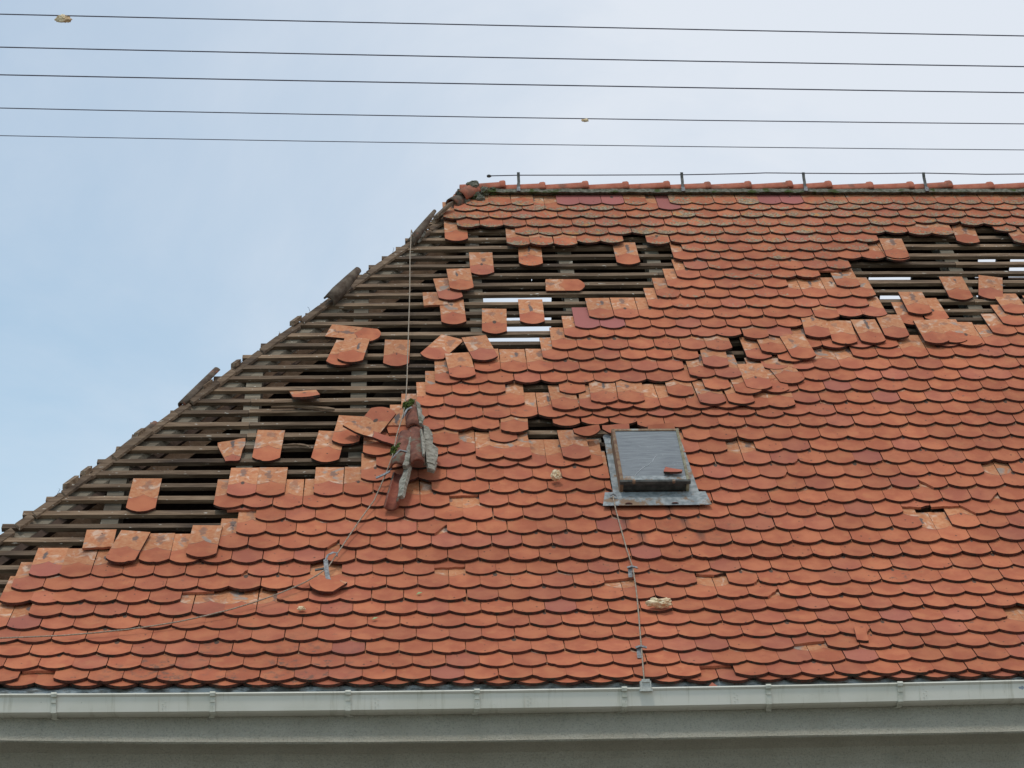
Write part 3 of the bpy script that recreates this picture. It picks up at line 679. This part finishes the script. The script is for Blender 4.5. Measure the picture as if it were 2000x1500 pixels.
for x in xx:
    d = zc(x); j = .0022*noise.noise(Vector((x*23, 1, 1))) + .0015*noise.noise(Vector((x*61, 5, 1)))
    rings.append([(x, .30, -.13), (x, -.010, -.13), (x, -.045, d+.155), (x, -.060, d+.10), (x, -.080, d+.045), (x, -.108, d-.004), (x, -.120+j, d-.014+j), (x, -.110, d-.022),
                  (x, -.03, d-.034), (x, .03, d-.055), (x, .06, d-.09), (x, .083, d-.14), (x, .30, d-.14)])
mb.loft([list(reversed(q)) for q in rings]); mb.build('cornice', M['plaster'], house)
mb = MB(); rings = []
for x in xx:
    z = zg(x); o = [(-.158, 0), (-.154, .007), (-.148, .008), (-.142, .003), (-.144, -.006), (-.146, -.012), (-.143, -.088), (-.120, -.096), (-.055, -.102), (-.018, -.09), (-.018, .012),
                    (-.020, .012), (-.022, -.086), (-.055, -.097), (-.119, -.091), (-.1405, -.085), (-.1435, -.012), (-.150, -.008)]
    rings.append([(x, y, z+q) for y, q in o])
mb.loft(rings); gut = mb.build('gutter', M['gutter'], house)
for x in (-2.05, -1.233, -.425, .27, .936, 1.703, 2.459, 3.155, 3.95, 4.75, 5.5, 6.3, 7.1, 7.9, 8.6):
    mb = MB(); z = zg(x); rg = random.Random(int(x*100)); s_ = rg.uniform(-.004, .006)
    o = [(-.160, .011), (-.165, .004), (-.161, -.010), (-.149, -.014), (-.146, -.090), (-.12, -.101), (-.075, -.106+s_), (-.062, -.112+s_)]
    rings = []
    for i, (y, q) in enumerate(o):
        a, b = x-.014, x+.014
        sk = .010*max(0, i-4)*(-1 if rg.random() < .5 else 1)*.4
        rings.append([(a+sk, y-.0025, z+q-.0015), (b+sk, y-.0025, z+q-.0015), (b+sk, y+.002, z+q+.0015), (a+sk, y+.002, z+q+.0015)])
    mb.loft(rings); mb.box(x-.012, x+.012, -.1555, -.150, z-.042, z-.026); mb.build('gutter_bracket', M['bracket'], house)
for x in (-1.54, -1.18+.98-.48, .41, 1.2, 2.28, 3.28):      # riveted joints
    mb = MB(); z = zg(x)
    for dx in (0, .014):
        for k in range(3 if dx == 0 else 2): mb.box(x+dx-.0018, x+dx+.0018, -.150, -.1445, z-.03-k*.022-dx*.8, z-.0265-k*.022-dx*.8)
    mb.box(x-.022, x-.0205, -.1485, -.143, z-.088, z-.012); mb.build('gutter_joint', M['gutter'], house)
mb = MB(); rings = []
for x in xx:
    z = zg(x); j = .006*noise.noise(Vector((x*4, 0, 9)))
    rings.append([(x, .14, .03), (x, .012+j, -.045+j), (x, -.010, z-.03), (x, -.012, z-.034), (x, .02+j, -.052+j), (x, .14, .024)])
mb.loft(rings); mb.build('eave_flashing', M['apron'], house)

# ------------------------------------------------------------------ ridge
def half_round(mb, mat, L, r0, r1, t=.012, arc=pi, collar=True, mi=0, mi2=None, tint=(.5, .5, 0)):
    """half-round tile along local y, opening downwards; wide collar at y = L"""
    st = [(0, r0), (.02, r0), (L*.5, (r0+r1)/2), (L-.05, r1), (L-.042, r1+.010), (L-.012, r1+.013), (L, r1+.008)] if collar else [(0, r0), (L*.3, r0*1.01+.0), (L*.7, (r0+r1)/2), (L, r1)]
    k = 14; out = []; inn = []
    for y, r in st:
        for i in range(k+1):
            a = (pi-arc)/2 + arc*i/k; out.append((r*cos(a), y, r*sin(a))); inn.append(((r-t)*cos(a), y, (r-t)*sin(a)))
    n = len(out); fs = []; m = []
    for s_ in range(len(st)-1):
        for i in range(k):
            a = s_*(k+1)+i; b = a+k+1; fs.append((a, b, b+1, a+1)); m.append(mi); fs.append((n+a, n+a+1, n+b+1, n+b)); m.append(mi if mi2 is None else mi2)
        a = s_*(k+1); b = a+k+1; fs.append((a, n+a, n+b, b)); m.append(mi); a += k; b += k; fs.append((a, b, n+b, n+a)); m.append(mi)
    for i in range(k):
        fs.append((i, i+1, n+i+1, n+i)); m.append(mi); a = (len(st)-1)*(k+1)+i; fs.append((a, n+a, n+a+1, a+1)); m.append(mi)
    mb.add(out+inn, fs, m, smooth=True, mat=mat, tint=tint)
def lump(mb, c, s, seed, sub=2, amp=.35, mi=0, fr=2.2):
    bm = bmesh.new(); bmesh.ops.create_icosphere(bm, subdivisions=sub, radius=1)
    vs = []
    for v in bm.verts:
        p = v.co; k = 1 + amp*noise.noise(p*fr + Vector((seed, seed*.7, 0))) + amp*.5*noise.noise(p*fr*2.7 + Vector((seed, 0, seed)))
        vs.append(Vector(c) + Vector((p.x*s[0], p.y*s[1], p.z*s[2]))*k)
    mb.add(vs, [[v.index for v in f.verts] for f in bm.faces], mi, smooth=False); bm.free()
cx = [1.052, 1.373, 1.692, 2.04, 2.364, 2.697, 3.027, 3.357, 3.693, 4.012, 4.349, 4.682, 4.999, 5.338]
while cx[-1] < X1 - .1: cx.append(cx[-1] + .333)
AY, AZ = 4.200, 4.649
for i in range(1, len(cx)):
    mb = MB(); Lr = cx[i] - cx[i-1] + .045; tip = rnd.uniform(-.004, .006)
    m = Matrix.Translation((cx[i-1]-.03, AY, AZ+.002+rnd.uniform(-.002, .003))) @ Matrix.Rotation(-pi/2, 4, 'Z') @ Matrix.Rotation(.028 + tip/.3, 4, 'X')
    half_round(mb, m, Lr, .070, .078, tint=(rnd.random(), rnd.random(), 0)); mb.build('ridge_tile', M['ridge'], house)
mb = MB(); rings = []
for i in range(420):
    x = 1.06 + (X1-1.06)*i/419; a = .008*noise.noise(Vector((x*9, 0, 0))) + .004*noise.noise(Vector((x*40, 2, 0))); b = .006*noise.noise(Vector((x*13, 7, 0)))
    rings.append([(x, AY+.04, AZ-.03), (x, AY-.112, AZ-.034+a), (x, AY-.100-b, AZ-.018+a*.5), (x, AY-.086-b, AZ-.004+b), (x, AY-.077-b*.6, AZ+.010+a*.7), (x, AY-.04, AZ+.02)])
mb.loft([list(reversed(q)) for q in rings]); mb.build('ridge_mortar', M['mortar'], house)
# left end: two half-rounds turning down the hip, bedded in mortar
for k, (u, v, n, ph, L_, lab) in enumerate([(1.045, 6.10, .0, -46, .17, 'hip_tile'), (.975, 6.02, -.03, -38, .13, 'hip_tile')]):
    mb = MB(); m = frame(u-.02, v, n, R(ph), -.10 if k == 0 else .0, R(-12)); half_round(mb, m, L_, .068, .060, collar=False, mi2=1)
    o = mb.build('hip_tile', [M['ridge'] if k == 0 else M['oldhip'], M['hipin']], house)
mb = MB()
for k, (u, v, n, s_) in enumerate([(1.08, 6.18, .02, .05), (1.14, 6.14, .0, .045), (1.18, 6.10, -.005, .035), (1.06, 6.07, -.02, .04), (1.21, 6.20, .01, .05), (1.13, 6.24, .045, .05), (1.10, 6.03, -.025, .03), (1.28, 6.22, .0, .045), (1.02, 6.12, .045, .03), (1.13, 6.19, .065, .035), (1.0, 6.05, .0, .028)]):
    lump(mb, pt(u, v, n), (s_, s_*.8, s_*.8), k*3.1, 3, .5)
mb.build('hip_mortar', M['mortar'], house)
# weathered half-rounds still lying along the hip
for k, (va, vb, dn, dt) in enumerate([(2.31, 2.70, .0, .0), (2.66, 2.98, .01, .02), (2.94, 3.26, -.01, -.01), (3.20, 3.56, .03, .09), ]):
    a = Vector((hip(va)-.02, *prof(va))) + Vector((.0, 0, -.135+dn)); b = Vector((hip(vb)-.02, *prof(vb))) + Vector((-dt*.3, 0, -.13+dn+dt*.5)); d = (b-a)
    zq = d.normalized(); xq = Vector((1, -1, 0)).normalized(); yq = zq; zz = xq.cross(yq).normalized()
    m = Matrix(((xq.x, yq.x, zz.x, a.x), (xq.y, yq.y, zz.y, a.y), (xq.z, yq.z, zz.z, a.z), (0, 0, 0, 1)))
    mb = MB(); half_round(mb, m, d.length, .034, .031, collar=False, mi2=1, tint=(.2, rnd.random(), 0)); mb.build('hip_tile', [M['oldhip'], M['hipin']], house)
def fallen(name, label, a, b, r0, r1, roll_, mats, mort=None, grp='hip tiles torn off by the storm', arc=pi):
    d = b - a; y = d.normalized(); nrm = Vector((0, -sin(A0), cos(A0))); x = y.cross(nrm).normalized(); z = x.cross(y)
    m = Matrix(((x.x, y.x, z.x, a.x), (x.y, y.y, z.y, a.y), (x.z, y.z, z.z, a.z), (0, 0, 0, 1))) @ Matrix.Rotation(roll_, 4, 'Y')
    root = tag(empty(name, a, label, 'hip tile', grp), kind='thing')
    mb = MB(); half_round(mb, m, d.length, r0, r1, .014, arc, False, mi2=1, tint=(.7, rnd.random(), 0)); mb.build('shell', mats, root, a)
    if mort:
        mb = MB()
        for (px, py, pz, sx, sy, sz, sd_) in mort:
            rg = random.Random(sd_); N_ = 8; top = []
            for q in range(N_):           # a broken slab: ragged outline, one fairly straight inner edge
                y_ = py - sy + 2*sy*q/(N_-1); k_ = sqrt(max(.05, 1 - ((y_-py)/sy)**2*.8)); top.append((px - sx*(.8 + rg.uniform(-.1, .1)), px + sx*k_*(1 + rg.uniform(-.38, .25)), y_ + rg.uniform(-.006, .006), pz + rg.uniform(-.004, .004)))
            rr = [[m @ Vector((a_, y_, z_-sz*.6)), m @ Vector((b_, y_+rg.uniform(-.006, .006), z_-sz*.7)), m @ Vector((b_-rg.uniform(0, .006), y_, z_+sz*.1)), m @ Vector(((a_+b_)/2, y_, z_+sz*rg.uniform(.3, .5))), m @ Vector((a_, y_, z_+sz*.4))] for a_, b_, y_, z_ in top]
            mb.loft([list(reversed(q)) for q in rr] if roll_ < 2 else rr)
        mb.build('mortar', M['clean'], root, a)
    return root, m
RM = [M['ridge'], M['hipin']]
fallen('hip_tile', 'lowest fallen half round hip tile with its open end facing down the slope', pt(.482, 1.76, .075), pt(.535, 2.16, .055), .052, .048, R(148), [M['hipred'], M['hipin']],
       [(-.058, .22, .012, .026, .18, .026, 3)])
fallen('hip_tile', 'upper fallen hip tile with moss on its left side under the hanging wire', pt(.525, 2.12, .09), pt(.575, 2.50, .085), .050, .046, R(-8), [M['hipred'], M['hipin']],
       [(.054, .10, .02, .02, .12, .03, 5), (.045, .33, .015, .018, .10, .025, 6)])
fallen('hip_tile', 'fallen hip tile with a thick slab of grey mortar along its right side', pt(.650, 2.13, .11), pt(.632, 2.58, .07), .048, .046, R(14), [M['hipred'], M['hipin']],
       [(.085, .20, .02, .045, .20, .030, 11), (.085, .04, .01, .036, .09, .026, 12), (.080, .40, .02, .034, .10, .026, 14), (.03, .2, .06, .014, .17, .018, 15)])
fallen('hip_tile', 'topmost fallen hip tile caked with dark moss and mortar', pt(.625, 2.57, .095), pt(.606, 2.88, .085), .045, .040, R(10), [M['hipred'], M['hipin']],
       [(.050, .12, .030, .022, .11, .024, 22), (.048, .27, .02, .016, .05, .02, 23)])
for k, (u, v, n, s_) in enumerate([(.500, 2.28, .12, .026), (.58, 2.78, .13, .03)]):
    mo = MB(); lump(mo, pt(u, v, n), (s_*.8, s_*1.6, s_), k, 3, .5)
    for q in range(4): lump(mo, pt(u+.012*q, v-.03+.03*q, n), (s_*.7, s_*.8, s_*.7), k+q, 2, .5)
    tag(mo.build('moss_clump', M['moss'], None, pt(u, v, .1)), ['green moss clump on the left edge of the upper fallen hip tile', 'dark moss clump near the top of the fallen hip tiles'][k], 'moss')
for k, (u, v, n, s_) in enumerate([][:0] and [(.500, 2.28, .12, .026), (.515, 2.33, .13, .03), (.53, 2.38, .135, .024), (.545, 2.42, .13, .02), (.585, 2.80, .13, .02), (.59, 2.74, .13, .022), (.49, 2.21, .11, .02)]):
    pass
r1_, _ = fallen('hip_tile', 'half round hip tile tipped up on the roof edge against the sky', pt(.03, 4.45, -.02), pt(.235, 4.80, .055), .050, .026, R(24), [M['oldhip'], M['hipin']], None)
r2_, _ = fallen('hip_tile', 'long dark hip tile jutting up from the roof edge just below the ridge', pt(.62, 5.38, -.03), pt(.812, 5.76, .06), .034, .014, R(28), [M['oldhip'], M['hipin']],
                [(.035, .16, .0, .020, .04, .018, 31), (.040, .10, -.01, .014, .03, .016, 32)])
mb = MB(); a = pt(.80, 5.80, -.01); b = pt(.92, 5.96, .03)
mb.loft([[a+Vector((0, 0, -.03)), a+Vector((.04, -.04, -.03)), a+Vector((.04, -.04, .0)), a], [b+Vector((0, 0, -.03)), b+Vector((.04, -.04, -.03)), b+Vector((.04, -.04, .0)), b]], tint=(.2, .5, 0)); mb.build('hip_batten', M['batten'], house)

# ------------------------------------------------------------------ roof window
rw = empty('roof_window', pt(2.11, 1.95, 0), None, None); rw.parent = house; rw.location = pt(2.11, 1.95, 0) - Vector(house.location)
del_ = [k for k in ('label', 'category', 'group') if k in rw.keys()]
def P3(u, v, n): return pt(u, v, n)
mb = MB()
def quadslab(mb, c, th, mi=0):
    q = [P3(*p) for p in c]; d = [P3(p[0], p[1], p[2]-th) for p in c]; mb.add(q+d, [(0, 1, 2, 3), (7, 6, 5, 4), (0, 4, 5, 1), (1, 5, 6, 2), (2, 6, 7, 3), (3, 7, 4, 0)], mi)
quadslab(mb, [(1.775, 1.798, .022), (2.445, 1.800, .022), (2.425, 1.945, .020), (1.80, 1.945, .020)], .003)
quadslab(mb, [(1.853, 1.90, .006), (1.895, 1.90, .006), (1.895, 2.63, .0), (1.853, 2.63, .0)], .003)
quadslab(mb, [(2.322, 1.90, .010), (2.392, 1.86, .012), (2.345, 2.63, .0), (2.322, 2.63, .0)], .003)
quadslab(mb, [(1.853, 2.52, .004), (2.33, 2.52, .004), (2.33, 2.66, -.03), (1.853, 2.66, -.03)], .003)
mb.build('flashing', M['metal'], rw, parent_loc(rw))
mb = MB()
quadslab(mb, [(1.905, 1.955, .095), (2.309, 1.955, .095), (2.309, 1.962, .02), (1.905, 1.962, .02)], .004); mb.build('lower_face', M['darkmetal'], rw, parent_loc(rw))
mb = MB()
for ua, ub in ((1.892, 1.912), (2.304, 2.322)):
    mb = MB(); mb.loft([[P3(ua, v, .0), P3(ub, v, .0), P3(ub, v, n), P3((ua+ub)/2, v, n+.008), P3(ua, v, n)] for v, n in ((1.945, .104), (2.15, .104), (2.53, .104))], mi=0)
    mb.build('side_rail', M['rusty'] if ua < 2 else simple('ochre_lead', (.20, .16, .09), (.32, .29, .20), 30, .7, .2, c3=(.10, .07, .04)), rw, parent_loc(rw))
mb = MB()
mb.loft([[P3(u, 2.515, .0), P3(u, 2.515, .106), P3(u, 2.535, .106), P3(u, 2.535, .0)] for u in (1.890, 2.325)])
mb.build('upper_rail', M['rusty'], rw, parent_loc(rw)); mb = MB()
mb.loft([[P3(u, 1.936, .080), P3(u, 1.934, .104), P3(u, 1.946, .110), P3(u, 1.955, .104), P3(u, 1.955, .080)] for u in (1.888, 2.327)])
mb.build('lower_rail', M['darkmetal'], rw, parent_loc(rw))
mb = MB(); quadslab(mb, [(1.911, 1.953, .100), (2.305, 1.953, .100), (2.305, 2.516, .100), (1.911, 2.516, .100)], .005); mb.build('glass_pane', M['glass'], rw, parent_loc(rw))
mb = MB(); quadslab(mb, [(1.913, 1.956, .1025), (2.303, 1.956, .1025), (2.303, 1.996, .1025), (1.913, 2.000, .1025)], .002); mb.build('lower_strip', M['metal'], rw, parent_loc(rw))
mb = MB()
mb.tube([P3(u, v, .1015) for u, v in ((1.985, 1.995), (2.00, 2.03), (2.03, 2.07), (2.055, 2.10), (2.085, 2.125), (2.11, 2.155), (2.125, 2.19), (2.14, 2.22))], .0012, 5)
mb.build('crack', M['crackm'], rw, parent_loc(rw))
for u, s_ in ((1.975, .013), (2.222, .012)):
    mb = MB(); lump(mb, P3(u, 1.94, .10), (s_, s_, s_*1.2), u, 2, .2); mb.build('hinge', M['rusty'], rw, parent_loc(rw))
for u in (1.935, 2.22):
    mb = MB(); m = frame(u, 1.803, .026); mb.loft([[m @ Vector((.024*cos(a)*f, .012*sin(a)*f + .006, z_)) for a in [pi*k/6 for k in range(7)]] for f, z_ in ((1, 0), (.8, .004))]); mb.build('rust_patch', simple('dark_rust', (.07, .025, .02), (.10, .04, .03), 40, .8, .2), rw, parent_loc(rw))

# ------------------------------------------------------------------ lightning conductors
def strap(name, root, pts, wd, th=.0035, ax=Vector((1, 0, 0)), mat='galv'):
    mb = MB(); rings = []
    pts = [Vector(p) for p in pts]
    for i, p in enumerate(pts):
        d = (pts[min(i+1, len(pts)-1)] - pts[max(0, i-1)]).normalized(); s_ = ax - d*ax.dot(d); s_.normalize(); nn = d.cross(s_)
        rings.append([p - s_*wd/2 - nn*th/2, p + s_*wd/2 - nn*th/2, p + s_*wd/2 + nn*th/2, p - s_*wd/2 + nn*th/2])
    mb.loft(rings); return mb.build(name, M[mat], root, parent_loc(root))
rc = empty('lightning_conductor', (1.25, 4.2, 4.78), 'thin lightning conductor wire held on metal posts along the ridge', 'lightning conductor')
mb = MB(); wp = [(1.262, 4.791), (1.493, 4.797), (2.1, 4.798), (2.814, 4.801), (3.3, 4.811), (3.50, 4.818), (3.806, 4.815), (4.3, 4.812), (4.792, 4.817), (5.3, 4.806), (5.8, 4.81), (6.8, 4.80), (8.9, 4.81)]
mb.tube([(x, 4.165, z) for x, z in wp], .0042, 6); mb.build('wire', M['cable'], rc, parent_loc(rc))
mb = MB(); lump(mb, (1.258, 4.165, 4.789), (.020, .012, .013), 4, 2, .3); mb.build('end_clamp', M['darkmetal'], rc, parent_loc(rc))
for x in (1.493, 2.814, 3.806, 4.792, 5.9, 7.0, 8.1):
    y0 = AY - .112
    strap('wire_holder', rc, [(x-.006, y0-.004, AZ-.035), (x-.006, y0+.012, AZ+.005), (x-.005, y0+.035, AZ+.045), (x, y0+.055, AZ+.075), (x, y0+.072, AZ+.125), (x, y0+.075, AZ+.172)], .023, .006, mat='darkmetal')
    strap('clip', rc, [(x-.007, y0-.010, AZ-.030), (x-.007, y0+.004, AZ+.012)], .028, .008)
dc = empty('lightning_conductor', pt(1.81, -.05, .03), 'braided down wire clamped from the roof window to the gutter', 'lightning conductor')
mb = MB(); dp = [(1.843, 1.881, .035), (1.848, 1.75, .03), (1.859, 1.548, .03), (1.872, 1.33, .028), (1.888, 1.114, .034), (1.883, .9, .026), (1.873, .707, .026), (1.855, .45, .024), (1.836, .193, .032), (1.822, .0, .035)]
mb.tube([pt(*p) for p in dp] + [Vector((1.812, -.13, -.075))], .0042, 6); mb.build('wire', M['wire'], dc, parent_loc(dc))
for u, v in ((1.882, 1.10), (1.834, .20)):
    strap('wire_holder', dc, [pt(u-.012, v-.045, .004), pt(u-.012, v-.02, .012), pt(u-.010, v+.01, .028), pt(u-.006, v+.03, .035)], .024)
    strap('clip', dc, [pt(u-.028, v+.012, .036), pt(u, v+.016, .043), pt(u+.032, v+.010, .036)], .014, .006, Vector((0, cos(A0), sin(A0))))
strap('clip', dc, [pt(1.825, 1.885, .036), pt(1.843, 1.89, .045), pt(1.866, 1.88, .036)], .012, .006, Vector((0, cos(A0), sin(A0))))
z = zg(1.81); mb = MB(); mb.box(1.787, 1.843, -.172, -.135, z-.012, z+.038); mb.box(1.795, 1.835, -.180, -.128, z+.030, z+.046); mb.box(1.781, 1.849, -.176, -.150, z-.016, z-.008)
mb.build('gutter_clamp', simple('pale_clamp', (.42, .42, .38), (.55, .55, .50), 60, .6, .3), dc, parent_loc(dc))
tw = empty('lightning_conductor', pt(.121, 1.151, .03), 'torn lightning wire hanging from the hip over the fallen tiles to the lower left', 'lightning conductor')
mb = MB(); hp = [(.650, 5.36, -.03), (.640, 5.44, .02), (.628, 5.455, .05), (.626, 5.40, .055), (.622, 5.2, .06), (.616, 5.007, .062), (.612, 4.5, .066), (.604, 4.077, .066), (.592, 3.511, .07), (.587, 3.2, .09), (.580, 2.92, .125), (.560, 2.65, .155), (.520, 2.40, .16),
                 (.490, 2.20, .12), (.446, 2.10, .05), (.38, 1.86, .03), (.289, 1.629, .03), (.20, 1.38, .03), (.121, 1.151, .035), (.06, 1.07, .03), (.0, 1.0, .028), (-.075, .93, .028), (-.158, .865, .026), (-.28, .78, .026), (-.403, .702, .028), (-.54, .635, .028), (-.674, .582, .026), (-.80, .54, .026), (-.942, .50, .026), (-1.12, .465, .026), (-1.292, .44, .026), (-1.617, .42, .026), (-2.2, .40, .03), (-2.6, .38, .03)]
mb.tube([pt(*p) for p in hp], .0040, 6); mb.build('wire', M['wire'], tw, parent_loc(tw))
UPV = Vector((0, cos(A0), sin(A0)))
strap('wire_holder', tw, [pt(.39, 2.085, .045), pt(.44, 2.10, .06), pt(.478, 2.115, .075)], .018, .006, UPV)
strap('wire_holder', tw, [pt(.480, 2.12, .08), pt(.50, 2.20, .125), pt(.54, 2.245, .145), pt(.585, 2.25, .13)], .012, .005, UPV)
strap('wire_holder', tw, [pt(.555, 2.62, .14), pt(.585, 2.70, .16), pt(.615, 2.74, .15)], .012, .005, UPV)
strap('wire_holder', tw, [pt(.048, 1.133, .03), pt(.085, 1.137, .035), pt(.118, 1.141, .04)], .016, .007, UPV, 'darkmetal')
strap('wire_holder', tw, [pt(.105, 1.20, .05), pt(.12, 1.245, .06), pt(.15, 1.27, .06), pt(.17, 1.272, .055), pt(.172, 1.245, .05)], .014, .003, UPV)
strap('wire_holder', tw, [pt(.108, 1.21, .05), pt(.115, 1.12, .04), pt(.125, 1.04, .03), pt(.150, .965, .026), pt(.175, .965, .026)], .026, .004)

# ------------------------------------------------------------------ insulation foam flakes and leaves
def foam(label, c, s, seed, sub=4):
    mb = MB(); lump(mb, c, s, seed, sub, .55, fr=1.7); lump(mb, Vector(c) + Vector((s[0]*.5, 0, -s[2]*.4)), [x*.6 for x in s], seed+5, sub-1, .6, fr=2.2)
    lump(mb, Vector(c) + Vector((-s[0]*.55, 0, -s[2]*.25)), [x*.55 for x in s], seed+9, sub-1, .6, fr=2.2)
    tag(mb.build('foam_flake', M['foam'], None, c), label, 'foam flake', 'flakes of yellow insulation foam')
foam('largest yellow foam flake lying on the lower right tiles', pt(1.995, .705, .04), (.060, .03, .026), 2)
foam('yellow foam flake on the tiles left of the roof window', pt(1.508, 2.10, .045), (.028, .03, .030), 6)
foam('small yellow foam crumb on the lower left tiles', pt(-.010, .715, .022), (.022, .014, .012), 14, 3)
foam('yellow foam flake hooked on the topmost overhead cable', (-.838, -3.0, 2.222), (.030, .014, .016), 17)
foam('tiny foam scrap caught on the fourth overhead cable', (1.322, -3.0, 1.760), (.013, .008, .006), 23, 3)
for u, v, lab in ((.648, .89, 'small pale green leaf lying above the foam crumb row'), (.40, .62, 'small green leaf scrap on the lower middle tiles')):
    mb = MB(); m = frame(u, v, .008, .6); mb.add([m @ Vector(p) for p in ((-.022, 0, 0), (-.005, -.008, .006), (.02, 0, .002), (.0, .011, .004), (-.022, 0, -.002), (-.005, -.008, .004), (.02, 0, .0), (.0, .011, .002))], [(0, 1, 2, 3), (7, 6, 5, 4), (0, 4, 5, 1), (1, 5, 6, 2), (2, 6, 7, 3), (3, 7, 4, 0)])
    tag(mb.build('leaf', M['leaf'], None, pt(u, v, .01)), lab, 'leaf')

# ------------------------------------------------------------------ overhead cables
for k, (z0, z1, sag, r_, lab) in enumerate([(2.242, 2.161, .0028, .0030, 'topmost of the five overhead cables, carrying the larger foam flake'), (2.089, 2.015, .0044, .0030, 'second overhead cable from the top'),
                                        (1.962, 1.892, .0035, .0030, 'middle one of the five overhead cables'), (1.811, 1.747, .0075, .0025, 'fourth overhead cable, with a tiny foam scrap on it'),
                                        (1.687, 1.627, .0065, .0020, 'lowest and thinnest of the five overhead cables')]):
    xa, xb = -1.08, 3.18; pts = []
    for i in range(61):
        x = -24 + 50*i/60; t_ = (x-xa)/(xb-xa); zz = z0 + (z1-z0)*t_ - sag*4*t_*(1-t_); pts.append((x, -3.0, zz))
    mb = MB(); mb.tube(pts, r_*.85, 6); tag(mb.build('overhead_cable', M['cable'], None, (0, -3, z0)), lab, 'cable', 'overhead cables above the roof')

# ------------------------------------------------------------------ ground
mb = MB(); mb.add([(-400, -400, -3.6), (400, -400, -3.6), (400, 400, -3.6), (-400, 400, -3.6)], [(0, 1, 2, 3)]); tag(mb.build('ground', M['grass']), kind='structure')
